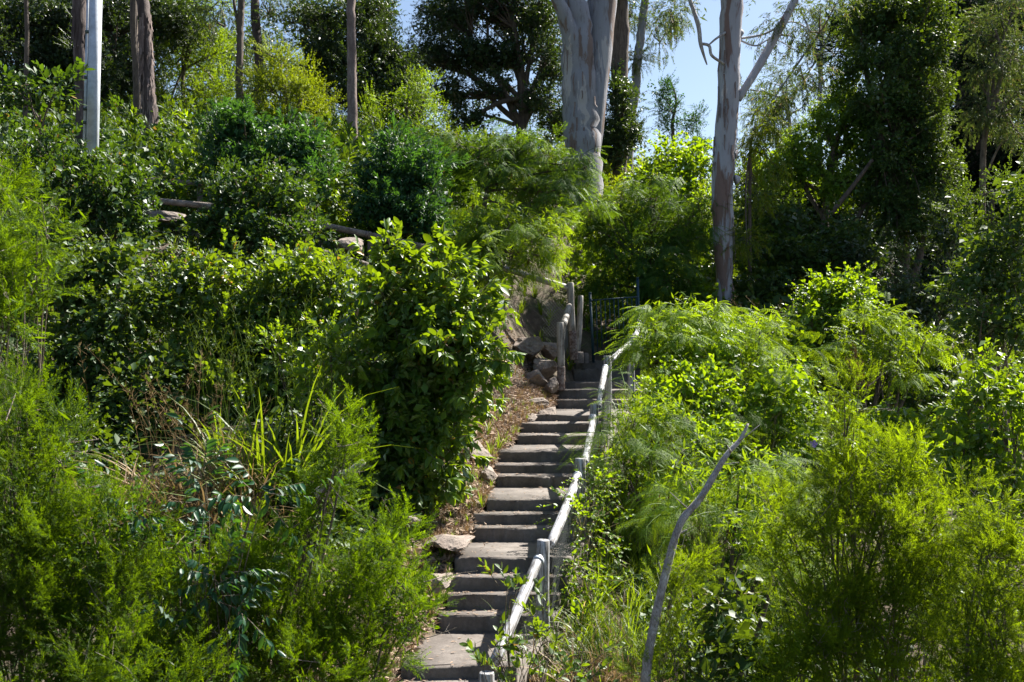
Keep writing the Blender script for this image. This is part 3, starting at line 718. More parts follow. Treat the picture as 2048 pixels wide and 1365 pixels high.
BO = [
 (1058, 690, 21.4, 62, 44, 1.2, "broad pale boulder with flat top uphill of the left rail post", .05),
 (1098, 694, 21.6, 50, 46, 1.0, "smooth slanting slab in shade directly behind the left rail post", .5),
 (1092, 728, 20.9, 64, 40, .9, "large cracked rock wedged behind the foot of the left rail post", .15),
 (1066, 752, 20.3, 56, 40, .9, "dark fissured rock left of the rusty post sleeve", -.1),
 (1104, 768, 20.2, 30, 36, .5, "small upright rock touching the rusty post sleeve", .1),
 (1022, 772, 19.6, 40, 20, .7, "small rock peeping out right of the broad leaved bush", .1),
 (1066, 803, 19.0, 66, 30, .8, "flat layered slab above the sixth step from the gate", -.12),
 (1098, 832, 18.4, 50, 34, .8, "tan slab lying against the left end of the upper steps", -.25),
 (1048, 838, 17.9, 66, 34, .9, "low pinkish rock outcrop left of the widening steps", -.1),
 (955, 905, 15.0, 60, 52, .8, "tall dark rock face half under the bush beside middle steps", .2),
 (975, 948, 14.2, 44, 36, .6, "small rock in dry litter left of the middle steps", .1),
 (900, 1080, 11.5, 84, 38, .7, "bleached flat rock beside the long sunlit landing", -.1),
 (822, 1035, 12.0, 60, 34, .6, "grey rock in shade under the broad leaved bush", .1),
 (880, 1160, 10.4, 50, 34, .5, "rock under straw litter next to the lower steps", .0),
 (700, 492, 20.9, 70, 40, .9, "pale eroded rock just below the bank fence rail", .1),
 (330, 432, 21.2, 70, 26, .8, "pale stone ledge below fence among dark shrubs at far left", .0)]
for i, (px, py, d, w, h, dep, lab, ti) in enumerate(BO): boulder(px, py, d, w, h, dep, lab, i + 3, tilt=ti)

# ------------------------------------------------------------------ pole
pl = thing("steel_pole", "tall galvanised steel pole with cable conduit rising above the dark shrubs", "pole", Pw(186, 300, 23))
b = Buf(); p0, p1 = Pw(182, 420, 23), Pw(195, -120, 23)
boxbar("shaft", p0, p1, .20, .20, "galv", pl); 
boxbar("conduit", p0 + np.array([-.175, -.02, 0]), p1 + np.array([-.155, -.02, 0]), .055, .06, "galv", pl)
boxbar("cable", p0 + np.array([-.115, -.05, 0]), p1 + np.array([-.105, -.05, 0]), .014, .014, "cable", pl)
for py in (66, 157, 220, 247):
    t = (420 - py) / 540; q = p0 + (p1 - p0) * t
    boxbar("clamp", q + np.array([-.19, -.07, 0]), q + np.array([-.08, -.07, .0]), .06, .05, "cable", pl)

# ------------------------------------------------------------------ plants
def clump_points(c, r, n, hollow=2.4):
    u = nrm(rng.normal(size=(n, 3))); rr = rng.random(n) ** (1 / hollow); P = c + u * rr[:, None] * r; s = 1.1 / max(.25, float(np.mean(r)))
    k = np.array([mnoise.noise(Vector(((p - c) * s).tolist()) + Vector((c * 1.7).tolist())) for p in P])
    P = c + (P - c) * (1 + .75 * k)[:, None]; keep = (k > -.30) | (rng.random(n) < .35)
    if keep.sum() < 3: keep[:] = True
    return P[keep], u[keep]
STYLE = {
 # spray set, material, spray scale, clumps per m2 of outline, sprays per clump, clump radius, orientation
 'needle':  dict(sp="needle", mat="needle", s=.78, cd=40, n=12, cr=.13, out=.8, up=.9, droop=0),
 'needleR': dict(sp="needle", mat="needle2", s=.78, cd=36, n=11, cr=.13, out=.7, up=1.0, droop=0),
 'broad':   dict(sp="broad", mat="broad", s=1.0, cd=22, n=5, cr=.16, out=1.0, up=.25, droop=.0),
 'oval':    dict(sp="oval", mat="dusky", s=1.0, cd=16, n=8, cr=.20, out=1.0, up=.3, droop=0),
 'ovalv':   dict(sp="oval", mat="vine", s=1.0, cd=18, n=8, cr=.2, out=1.0, up=.3, droop=0),
 'round':   dict(sp="round", mat="vine", s=1.1, cd=17, n=9, cr=.2, out=1.0, up=.1, droop=.3),
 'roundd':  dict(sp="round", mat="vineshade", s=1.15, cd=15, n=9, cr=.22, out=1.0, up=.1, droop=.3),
 'lance':   dict(sp="lance", mat="blue", s=1.0, cd=11, n=8, cr=.22, out=.8, up=.7, droop=0),
 'feather': dict(sp="feather", mat="feather", s=1.05, cd=11, n=5, cr=.24, out=1.0, up=.1, droop=.15),
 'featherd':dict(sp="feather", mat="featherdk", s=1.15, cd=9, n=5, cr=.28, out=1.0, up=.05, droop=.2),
 'camphor': dict(sp="small", mat="camphor", s=1.5, cd=3.0, n=22, cr=.45, out=1.0, up=.3, droop=0),
 'limebush':dict(sp="tiny", mat="lime", s=1.5, cd=5, n=20, cr=.36, out=1.0, up=.6, droop=0),
 'gum':     dict(sp="gum", mat="gumleaf", s=1.1, cd=1.3, n=26, cr=.42, out=.8, up=.1, droop=.4),
 'smallv':  dict(sp="small", mat="vine", s=1.2, cd=5, n=18, cr=.34, out=1.0, up=.2, droop=.2),
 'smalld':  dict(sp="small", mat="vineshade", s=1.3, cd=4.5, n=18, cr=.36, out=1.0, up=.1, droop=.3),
 'conif':   dict(sp="conif", mat="conifer", s=1.4, cd=2.4, n=22, cr=.45, out=1.0, up=-.1, droop=.1),
}
def pick_front(P, nmax=300):
    """leaves nearest the camera in each small patch of the view"""
    px = P[:, 0] / P[:, 1] * F; py = (P[:, 2] - EZ) / P[:, 1] * F
    key = (np.floor(px / 16).astype(int) * 100003 + np.floor(py / 16).astype(int)); o = np.argsort(P[:, 1]); _, idx = np.unique(key[o], return_index=True)
    f = o[idx]; rng.shuffle(f); return f[:nmax]
LEAFMESH = {}
def leaf_object_mesh(mat, tpl, k):
    key = (mat, k)
    if key not in LEAFMESH:
        b = Buf(); b.add(tpl[0], tpl[1], np.full(len(tpl[0]), (.3, .5, .7, .85)[k])); LEAFMESH[key] = b.mesh("leaf", mat)
    return LEAFMESH[key]
CORE = {'needle': (leaf_small(.16, .01, .05), .075, 34, .16, 50), 'feather': (leaf_small(.22, .02, .05), .10, 26, .2, 22), 'gum': (leaf_small(.2, .01, -.1), .15, 12, .3, 5), 'tiny': (leaf_small(.55), .07, 22, .2, 18), 'conif': (leaf_small(.25), .20, 30, .3, 10)}
DEFCORE = (leaf_small(.62, .06, -.1), .11, 18, .20, 26)
def core_tpls(key):
    tp, L, k, r, _ = CORE.get(key, DEFCORE); out = []
    for v in range(3):
        b = Buf(); P = nrm(rng.normal(size=(k, 3))) * (rng.random((k, 1)) ** .4) * r; D = nrm(rng.normal(size=(k, 3)) + [0, 0, -.2])
        inst(b, tp, P, frames(D, roll=1.0), L * rng.uniform(.6, 1.25, k), rng.random(k)); out.append(b.arrays())
    return out
CT = {}
def core_key(S): return 'feather' if S['sp'].startswith('feather') else (S['sp'] if S['sp'] in CORE else 'leafy')
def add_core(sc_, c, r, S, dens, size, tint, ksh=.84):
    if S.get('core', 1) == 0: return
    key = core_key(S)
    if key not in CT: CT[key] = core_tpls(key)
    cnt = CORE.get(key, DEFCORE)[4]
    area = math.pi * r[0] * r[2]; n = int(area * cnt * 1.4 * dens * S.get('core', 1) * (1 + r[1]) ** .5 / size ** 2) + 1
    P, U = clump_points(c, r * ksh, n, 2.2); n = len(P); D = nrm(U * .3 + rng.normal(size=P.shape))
    sc_.add(P, frames(D, roll=1.0), size * rng.uniform(.8, 1.4, n), np.clip(tint - .2 + rng.normal(0, .2, n), 0, 1))  # inner leaves coloured darker than the shell, painting in the deep shade of the gaps
def plant(name, label, cat, base, blobs, style, stem_r=.03, stem_mat="twig", dens=1.0, size=1.0, group=None, trunk=None, limbs=True,
          mat=None, single=0, leaf_t=None, pods=0, flat=0.0, shell=2.4, foliage_name="foliage", twigs=True, seed=None, stem_name="stem", tint=0.5, **over):
    """blobs: (px, py, d, rx px, ry px, depth radius m).  base: (px, d) or world xyz"""
    S = dict(STYLE[style]); S.update(over)
    if S['sp'] == 'feather' and blobs[0][2] > 15.5: S['sp'] = 'featherfar'
    if mat: S['mat'] = mat
    if len(base) == 2:
        x = (base[0] - 1024) / F * base[1]; base = np.array([x, base[1], g1(x, base[1])])
    base = np.asarray(base, float)
    root = thing(name, label, cat, base, group)
    fol, wood, podb = Buf(), Buf(), Buf(); leafs = []; fs, cs = Scatter(), Scatter()
    top = np.asarray(trunk[-1], float) if trunk is not None else base
    if trunk is not None:
        tp = smooth_path([base - np.array([0, 0, .3])] + [np.asarray(q, float) for q in trunk], 18)
        tube(wood, tp, np.linspace(stem_r, stem_r * .55, 18), 9, True, .5, .05, int(base[0] * 10))
    for bl in blobs:
        px, py, d, rx, ry, rd = bl[:6]; k = bl[6] if len(bl) > 6 else 1.0
        c = Pw(px, py, d); r = np.array([rx / F * d, rd, ry / F * d])
        area = math.pi * r[0] * r[2]
        n = max(3, int(area * S['cd'] * dens * k * (1 + rd) ** .5 / size ** 2))
        C, U = clump_points(c, r, n, shell); n = len(C)
        if flat: C[:, 2] = c[2] + (C[:, 2] - c[2]) * (1 - flat)
        # limb to the blob
        if limbs:
            st_ = top if trunk is None else tp[rng.integers(9, 18)]
            mid = (st_ + c) / 2 + np.array([rng.normal(0, .1), rng.normal(0, .1), .12]) * np.linalg.norm(c - st_)
            lp_ = bez(st_, mid, c, 8); tube(wood, lp_, np.linspace(stem_r * (.55 if trunk is not None else .8), stem_r * .25, 8), 6, False)
            if twigs:
                sel = np.arange(n) if n < 60 else rng.choice(n, 60, replace=False)
                for q in sel:
                    a = lp_[rng.integers(3, 8)]; m2 = (a + C[q]) / 2 + rng.normal(0, .06, 3) * np.linalg.norm(C[q] - a) + np.array([0, 0, .05])
                    tube(wood, bez(a, m2, C[q], 5), np.linspace(stem_r * .26 + .002, .0025, 5), 4, False)
        add_core(cs, c, r, S, min(dens, 1.3) * min(k, 1.5), size, tint)
        m = S['n']; N = n * m
        cc = np.repeat(C, m, 0); uu = nrm(rng.normal(size=(N, 3)) * np.array([1, 1, .8]))
        P = cc + uu * S['cr'] * size * rng.random((N, 1)) ** .6
        D = nrm(uu * .9 + np.repeat(U, m, 0) * S['out'] + np.array([0, 0, S['up'] - S['droop']]) + rng.normal(0, .25, (N, 3)))
        if S['sp'].startswith('feather'): D[:, 2] = D[:, 2] * .35 - .12; D = nrm(D)
        R = frames(D, roll=.25 if S['sp'].startswith('feather') else .5); sc = S['s'] * size * rng.uniform(.7, 1.2, N)
        ti = np.clip(tint + rng.normal(0, .22, N) + np.repeat(rng.normal(0, .15, n), m), 0, 1)
        if single:
            kk = rng.integers(0, len(SP[S['sp']]), N)
            for i in range(N):
                lP, lR, lS, lT = LEAFT[S['sp']][kk[i]]
                leafs.append((P[i] + (R[i] @ lP.T).T * sc[i], R[i][None] @ lR, lS * sc[i], np.where(lT > .98, 1, np.clip(lT * .6 + ti[i] * .4, 0, .95))))
            for q in range(0, N): tube(wood, [P[q], P[q] + R[q][:, 1] * .22 * sc[q]], [.004 * sc[q], .002], 3, False)
        else: fs.add(P, R, sc, ti)
        if pods:
            npod = int(pods * area * 14)
            q = rng.integers(0, n, npod)
            for a in C[q]:
                a = a + rng.normal(0, .12, 3)
                for _ in range(5):
                    e = a + rng.normal(0, .03, 3); dv = np.array([rng.normal(0, .03), rng.normal(0, .03), -rng.uniform(.10, .16)]); s = np.array([.008, .003, 0]) if rng.random() < .5 else np.array([.003, .008, 0])
                    podb.add([e, e + dv * .5 + s, e + dv, e + dv * .5 - s], [[0, 1, 2], [0, 2, 3]], np.full(4, rng.random()))
    if single:
        P = np.concatenate([l[0] for l in leafs]); R = np.concatenate([l[1] for l in leafs]); sc = np.concatenate([l[2] for l in leafs]); T = np.concatenate([l[3] for l in leafs])
        f = pick_front(P, single); rest = np.ones(len(P), bool); rest[f] = False
        tp_ = leaf_t if leaf_t is not None else leaf_small()
        Vt, Ft, _ = tp_; Pn, Rn, Sn, Tn = P[rest], R[rest], sc[rest], T[rest]
        v = np.einsum('nij,kj->nki', Rn, Vt) * Sn[:, None, None] + Pn[:, None]
        fol.add(v, Ft[None] + (np.arange(len(Pn)) * len(Vt))[:, None, None], np.repeat(Tn, len(Vt)))
        for i in f:
            k = int(np.argmin(np.abs(np.array([.3, .5, .7, .85]) - T[i]))); o = bpy.data.objects.new("leaf", leaf_object_mesh(S['mat'], tp_, k)); COL.objects.link(o)
            o.parent = root; M = Matrix(R[i].tolist()).to_4x4() @ Matrix.Scale(float(sc[i]), 4); M.translation = Vector((P[i] - base).tolist()); o.matrix_local = M
    if fol.n: obj(foliage_name, fol, S['mat'], root, kind="stuff")
    if fs.r: fs.obj(foliage_name, S['sp'], SP[S['sp']], S['mat'], root)
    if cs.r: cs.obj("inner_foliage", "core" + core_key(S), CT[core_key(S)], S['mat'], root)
    if style.startswith('needle') and len(blobs) > 3:
        dt = Buf()
        for bl in blobs:
            c = Pw(*bl[:3])
            for _ in range(3):
                a = c + rng.normal(0, .12, 3); d = nrm(rng.normal(0, .5, 3) + [0, -.3, .6]); L = rng.uniform(.15, .4); tube(dt, bez(a, a + d * L * .5 + rng.normal(0, .03, 3), a + d * L, 5), np.linspace(.004, .0012, 5), 4, False)
                for _ in range(3):
                    u = rng.random(); q = a + d * L * u; tube(dt, [q, q + nrm(rng.normal(size=3) + d) * rng.uniform(.04, .12)], [.0018, .0008], 3, False)
        obj("dead_twigs", dt, "oldwood", root, kind="stuff")
    if podb.n: obj("seed_pods", podb, "pod", root, kind="stuff")
    if wood.n: obj(stem_name, wood, stem_mat, root, smooth=True)
    return root


plant("needle_leaf_shrub", "feathery light green shrub with needle leaves at upper far left edge", "shrub", (-160, 6.6),
      [(-30, 600, 6.6, 70, 60, .35), (10, 490, 6.7, 66, 66, .35), (-10, 390, 6.8, 22, 50, .2), (80, 440, 6.6, 30, 30, .15), (50, 560, 6.6, 46, 40, .25), (10, 640, 6.6, 46, 30, .2)], "needle", .016)
plant("needle_leaf_shrub", "dense needle leaved shrub filling the lower left corner in deep shade", "shrub", (20, 6.2),
      [(10, 840, 6.3, 80, 60, .4), (60, 940, 6.2, 90, 60, .45), (130, 880, 6.3, 30, 24, .12), (40, 1060, 6.2, 140, 100, .5), (190, 1090, 6.3, 120, 90, .4), (60, 1230, 6.1, 150, 120, .5), (230, 1250, 6.2, 140, 90, .5), (100, 1370, 5.9, 190, 60, .4), (300, 1380, 5.9, 150, 50, .3)], "needle", .02, tint=.15)  # low tint puts the corner's deep shade into the leaf colour
plant("needle_leaf_shrub", "tall diagonal needle leaved shrub with bright plume tip below grass clump", "shrub", (470, 7.0),
      [(695, 875, 7.1, 14, 40, .08), (680, 930, 7.1, 26, 40, .12), (655, 990, 7.1, 44, 44, .2), (615, 1070, 7.0, 60, 56, .25), (545, 1160, 7.0, 90, 66, .3), (420, 1190, 6.9, 90, 56, .3), (340, 1130, 6.9, 50, 36, .2), (490, 1110, 7.0, 44, 30, .15), (510, 1290, 6.9, 150, 90, .4), (360, 1310, 6.8, 110, 80, .3), (600, 1345, 6.8, 120, 50, .3), (240, 1350, 6.6, 120, 50, .3)], "needle", .02)
plant("needle_leaf_shrub", "rounded yellow green needle leaved shrub leaning over the lowest steps", "shrub", (700, 7.3),
      [(770, 1085, 7.3, 60, 36, .2), (790, 1160, 7.3, 74, 50, .25), (700, 1170, 7.3, 80, 56, .3), (815, 1230, 7.3, 50, 30, .18), (690, 1290, 7.2, 80, 66, .35), (740, 1270, 7.2, 60, 50, .2), (640, 1230, 7.3, 70, 50, .25), (660, 1360, 7.2, 90, 40, .25)], "needle", .018)
# ---- foreground, left: glossy leaved climber and saplings in front of them
plant("glossy_sapling", "dark teal sapling with long drooping glossy leaves amid the needle shrubs", "sapling", (430, 6.6),
      [(352, 1105, 6.5, 34, 50, .12), (440, 1150, 6.5, 44, 40, .15), (412, 1000, 6.5, 16, 60, .06), (400, 1190, 6.4, 50, 34, .15), (480, 1225, 6.4, 26, 18, .08), (372, 1255, 6.4, 44, 26, .1), (515, 985, 6.6, 20, 22, .05)],
      "broad", .010, dens=1.4, sp="droop", mat="teal", single=300, leaf_t=LB(.36, .06, -.2), n=3, cr=.10, s=.85, cd=22, tint=.4, core=0)
plant("glossy_sapling", "slender climber shoot with drooping leaves standing left of dark teal sapling", "sapling", (245, 6.7),
      [(215, 985, 6.5, 12, 40, .05), (235, 1050, 6.5, 14, 40, .05), (245, 1100, 6.5, 14, 24, .05)],
      "broad", .007, dens=1.6, sp="droop", mat="teal", single=120, leaf_t=LB(.36, .06, -.2), n=2, cr=.05, s=.8, cd=60, up=.5, tint=.5, core=0)
plant("glossy_sapling", "young shrub with upright rounded green leaves over lower handrail end", "sapling", (1040, 7.8),
      [(1022, 1190, 7.7, 18, 26, .08), (975, 1290, 7.8, 26, 24, .1), (1105, 1255, 7.8, 40, 44, .16), (1000, 1340, 7.7, 60, 40, .18), (1100, 1310, 7.8, 62, 50, .2), (1170, 1290, 7.9, 38, 44, .16), (1165, 1345, 7.8, 50, 40, .15), (1050, 1350, 7.6, 60, 40, .15)],
      "oval", .010, mat="broad", single=300, leaf_t=LB(.50, .05, -.12), n=2, cr=.10, s=.95, cd=42, up=.9, tint=.55, core=0)
# ---- the big broad leaved bush
plant("broad_leaf_bush", "large glossy broad leaved bush with yellow lit top left of steps", "bush", (860, 13.2),
      [(770, 560, 13.2, 56, 66, .5), (840, 570, 13.2, 74, 60, .5), (880, 640, 13.0, 100, 80, .6), (970, 640, 12.9, 50, 38, .35), (935, 700, 12.8, 60, 60, .5), (800, 700, 13.1, 100, 90, .6), (872, 780, 12.8, 98, 78, .6),
       (770, 820, 13.0, 70, 90, .5), (845, 870, 12.7, 88, 74, .5), (810, 930, 12.7, 80, 70, .5), (870, 950, 12.6, 40, 40, .3), (840, 990, 12.6, 60, 30, .3)],
      "broad", .04, single=300, leaf_t=LB(.42), dens=1.0, tint=.8, s=1.28)
# ---- left bank shrubs
plant("twiggy_shrub", "open twiggy shrub with small rounded leaves left of broad leaved bush", "shrub", (640, 12.3),
      [(660, 690, 12.2, 70, 46, .3), (700, 720, 12.1, 40, 40, .2), (610, 760, 12.2, 60, 60, .3), (660, 830, 12.1, 50, 60, .3), (560, 700, 12.3, 44, 40, .2)], "ovalv", .02, dens=.42, s=.8, single=160, leaf_t=LB(.5, .05, -.1))
plant("leafy_bush", "sunlit leafy bush between fallen log and the twiggy shrub", "bush", (600, 15.5),
      [(600, 560, 15.6, 110, 60, .7), (680, 600, 15.4, 60, 80, .5), (540, 620, 15.4, 80, 70, .6), (640, 680, 15.2, 90, 70, .6), (500, 700, 15.1, 70, 70, .5), (620, 770, 14.6, 90, 60, .5)], "oval", .04, mat="broad", dens=1.1, tint=.45)
plant("leafy_bush", "leafy bush hung with pale flecks in middle of the left bank", "bush", (400, 15),
      [(420, 560, 15.4, 90, 60, .6), (360, 600, 15.2, 60, 60, .5), (440, 660, 15.0, 90, 70, .6), (380, 740, 14.6, 80, 60, .5), (470, 790, 14.2, 80, 50, .5)], "oval", .04, dens=1.1, mat="broad", tint=.35)
plant("vine_covered_bush", "vine smothered bush with small pale leaves on the far left bank", "bush", (180, 14.5),
      [(220, 520, 15.2, 90, 50, .6), (150, 580, 15, 90, 70, .6), (250, 610, 14.8, 90, 60, .6), (180, 690, 14.4, 100, 70, .6), (110, 740, 14.2, 60, 70, .5), (230, 780, 14.0, 90, 60, .5), (160, 840, 13.6, 80, 50, .5)], "roundd", .04, dens=1.15, tint=.6)
plant("vine_covered_bush", "dark vine covered bush low on the bank beside dry grass", "bush", (300, 13.5),
      [(320, 780, 13.9, 70, 60, .4), (190, 890, 13.0, 80, 50, .4), (620, 860, 13.2, 60, 50, .3), (120, 930, 12.0, 80, 50, .4)], "roundd", .03, dens=.9, tint=.3)
plant("leafy_bush", "dark leafy bush at the foot of the galvanised pole", "bush", (150, 18.5),
      [(90, 315, 18.8, 100, 50, .8), (205, 345, 18.6, 60, 36, .6), (60, 380, 18.5, 90, 70, .8), (180, 390, 18.2, 110, 70, .8), (270, 430, 18.0, 60, 60, .6), (120, 460, 17.8, 110, 50, .7), (260, 350, 18.4, 50, 40, .5)], "oval", .05, dens=.85, tint=.35)
plant("leafy_bush", "deep green rounded bush growing over the bank fence rail", "bush", (500, 19.6),
      [(480, 390, 19.8, 80, 60, .7), (560, 400, 19.6, 70, 60, .6), (510, 460, 19.2, 110, 50, .7), (600, 470, 19, 50, 30, .4), (430, 440, 19.3, 50, 40, .5)], "oval", .05, dens=1.05, tint=.3)
plant("narrow_leaf_shrub", "blue green shrub with long narrow leaves above the bank fence", "shrub", (500, 23),
      [(450, 280, 23.2, 60, 46, .6), (500, 250, 23.2, 60, 34, .5), (560, 300, 23, 70, 50, .6), (470, 340, 22.8, 70, 46, .6), (610, 320, 23, 50, 60, .5), (630, 370, 22.6, 40, 30, .4)], "lance", .04, dens=1.1, tint=.55)
plant("narrow_leaf_shrub", "blue green leafy shrub right of the pale slender trunk", "shrub", (810, 22.6),
      [(780, 300, 23, 46, 40, .5), (820, 360, 22.8, 76, 46, .6), (770, 420, 22.4, 70, 50, .6), (850, 420, 22.4, 60, 50, .6), (840, 330, 22.8, 46, 40, .5), (760, 370, 22.6, 50, 50, .5), (860, 465, 22, 50, 30, .4)], "lance", .04, dens=1.05, tint=.4)
# ---- leucaena (feather leaved)
plant("feather_leaf_tree", "dark feathery leaved small tree with brown pods in front of the big gum", "tree", (965, 24),
      [(960, 290, 24.4, 80, 34, .7), (1040, 300, 24.4, 80, 40, .8), (1120, 330, 24.2, 60, 36, .7), (1000, 350, 24, 80, 36, .8), (1110, 390, 23.8, 80, 40, .8), (1170, 340, 24, 40, 30, .5), (920, 320, 24.2, 40, 34, .5), (1060, 440, 23.6, 60, 30, .6)],
      "featherd", .07, "bark", trunk=[Pw(968, 440, 24), Pw(972, 390, 24), Pw(985, 340, 24)], pods=1.0, tint=.5)
plant("feather_leaf_tree", "green feathery leaved small tree arching over the left rail post", "tree", (945, 20.3),
      [(960, 440, 20.4, 60, 30, .5), (1020, 450, 20.3, 70, 40, .6), (1085, 468, 20.2, 60, 34, .6), (1000, 510, 20.2, 80, 36, .6), (1080, 512, 20.0, 46, 22, .4), (940, 490, 20.4, 40, 34, .4), (1010, 550, 20.2, 30, 22, .3)],
      "feather", .06, "bark", trunk=[Pw(946, 590, 20.3), Pw(942, 530, 20.3), Pw(950, 480, 20.3)], pods=.5, tint=.5)
plant("feather_leaf_tree", "shaded feathery leaved tree behind the blue gate", "tree", (1290, 25),
      [(1240, 420, 25.6, 60, 50, .7), (1310, 400, 25.6, 70, 40, .7), (1370, 470, 25.2, 60, 60, .7), (1290, 500, 25, 80, 50, .7), (1220, 500, 25.2, 50, 50, .6), (1340, 560, 24.6, 80, 40, .7), (1210, 570, 25.0, 60, 40, .5), (1280, 590, 24.8, 50, 26, .4), (1400, 420, 25.6, 30, 40, .5), (1180, 450, 25.2, 40, 40, .5)],
      "featherd", .07, "bark", trunk=[Pw(1290, 600, 25), Pw(1300, 540, 25)], pods=.4, tint=.35)
plant("feather_leaf_tree", "bright feathery shrub spilling over handrail beside the gate", "shrub", (1330, 16),
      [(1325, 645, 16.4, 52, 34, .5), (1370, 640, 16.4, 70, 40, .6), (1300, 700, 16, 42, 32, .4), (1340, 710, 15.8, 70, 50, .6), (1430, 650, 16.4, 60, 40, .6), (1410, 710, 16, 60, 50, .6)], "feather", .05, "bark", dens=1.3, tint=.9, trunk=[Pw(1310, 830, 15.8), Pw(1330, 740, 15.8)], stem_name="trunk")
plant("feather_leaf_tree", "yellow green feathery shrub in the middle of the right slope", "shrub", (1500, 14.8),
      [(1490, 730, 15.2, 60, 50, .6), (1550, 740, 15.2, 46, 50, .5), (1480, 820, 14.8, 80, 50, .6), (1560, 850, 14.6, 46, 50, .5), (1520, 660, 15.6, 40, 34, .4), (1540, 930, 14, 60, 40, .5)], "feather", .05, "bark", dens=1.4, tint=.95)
plant("feather_leaf_tree", "feathery shrub with drooping fronds right of the lower handrail posts", "shrub", (1320, 13.2),
      [(1270, 830, 13.6, 60, 36, .4), (1330, 830, 13.6, 70, 40, .5), (1290, 900, 13.2, 70, 50, .5), (1370, 900, 13.2, 60, 50, .5), (1300, 980, 12.8, 60, 50, .5), (1250, 940, 13, 30, 40, .3)], "feather", .04, "bark", dens=1.15, tint=.7, pods=.3)
plant("feather_leaf_tree", "feathery shrub with brown pods behind the bare dead branch", "shrub", (1450, 10.5),
      [(1400, 960, 10.8, 70, 40, .35), (1480, 960, 10.8, 60, 46, .35), (1360, 1020, 10.6, 50, 30, .25), (1460, 1040, 10.4, 80, 40, .35), (1540, 1000, 10.8, 50, 46, .3), (1510, 1090, 10.2, 60, 40, .3)], "feather", .04, "bark", dens=1.1, tint=.8, pods=.6)
plant("feather_leaf_tree", "feathery leaved tree drooping right of the vine mound", "tree", (1740, 18),
      [(1720, 640, 18.6, 60, 36, .6), (1790, 650, 18.5, 60, 30, .6), (1780, 700, 18.2, 66, 40, .5), (1850, 680, 18.6, 40, 36, .5), (1700, 690, 18, 50, 40, .4), (1800, 750, 18, 40, 30, .3)], "feather", .06, "bark", dens=.85, tint=.55)
# ---- vine mounds
plant("vine_mound", "bright vine mound covering a shrub behind right slope beside dark trees", "vine", (1680, 19.4),
      [(1650, 590, 19.8, 50, 34, .5), (1710, 600, 19.6, 56, 34, .5), (1620, 640, 19.4, 46, 50, .5), (1590, 690, 19, 40, 50, .4), (1690, 570, 19.8, 34, 22, .4)], "round", .04, "vinestem", dens=1.05, tint=.7)
plant("vine_mound", "shaded hanging vines beneath the bright vine mound", "vine", (1700, 19.8),
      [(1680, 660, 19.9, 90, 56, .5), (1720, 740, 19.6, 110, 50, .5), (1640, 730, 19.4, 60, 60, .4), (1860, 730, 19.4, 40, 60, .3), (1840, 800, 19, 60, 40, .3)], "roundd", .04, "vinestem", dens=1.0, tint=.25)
plant("vine_mound", "sunny vine tangle growing between two feathery shrubs on the right slope", "vine", (1400, 14.2),
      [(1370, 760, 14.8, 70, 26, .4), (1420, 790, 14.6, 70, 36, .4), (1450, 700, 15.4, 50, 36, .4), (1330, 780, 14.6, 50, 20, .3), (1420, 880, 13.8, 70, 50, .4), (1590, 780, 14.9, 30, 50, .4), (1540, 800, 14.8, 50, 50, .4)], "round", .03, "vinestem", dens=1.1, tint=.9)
plant("vine_mound", "low vine carpet along the hollow below the hanging vines", "vine", (1740, 14.5),
      [(1680, 850, 15, 80, 34, .5), (1770, 850, 15, 80, 36, .5), (1840, 870, 14.8, 60, 40, .5), (1620, 880, 14.4, 60, 40, .4), (1720, 910, 14.2, 110, 30, .5), (1860, 940, 14, 50, 50, .4)], "round", .03, "vinestem", dens=1.0, tint=.65)
plant("vine_mound", "yellow green vine mound right of the ivy clad multi stemmed tree", "vine", (1350, 31),
      [(1330, 320, 31.6, 50, 36, .8), (1380, 340, 31.4, 46, 44, .8), (1350, 390, 31, 66, 40, .8), (1400, 310, 32, 24, 26, .5), (1290, 360, 31, 30, 40, .5), (1395, 420, 30.6, 34, 40, .6)], "round", .06, "vinestem", dens=.75, size=1.35, tint=.8)
plant("handrail_vine", "light green creeper with round leaves climbing the middle handrail posts", "vine", (1140, 11.8),
      [(1196, 935, 12.7, 20, 24, .1), (1184, 990, 12.2, 22, 36, .12), (1162, 1055, 11.7, 26, 46, .12), (1140, 1130, 11.0, 28, 40, .12), (1190, 1080, 11.8, 30, 60, .14), (1215, 960, 12.8, 30, 50, .15), (1170, 1160, 11, 36, 40, .15)],
      "round", .010, "vinestem", dens=1.5, tint=.7, single=260, leaf_t=LH(.92), s=.75, n=6, cd=55, core=0)
plant("handrail_vine", "dark heart leaved creeper heaped right of the bare dead branch foot", "vine", (1450, 8.6),
      [(1450, 1210, 8.9, 50, 60, .2), (1460, 1290, 8.6, 70, 60, .25), (1420, 1340, 8.4, 60, 40, .2), (1540, 1320, 8.6, 60, 60, .2)], "roundd", .012, "vinestem", dens=1.1, tint=.3, single=200, leaf_t=LH(.92), n=6)
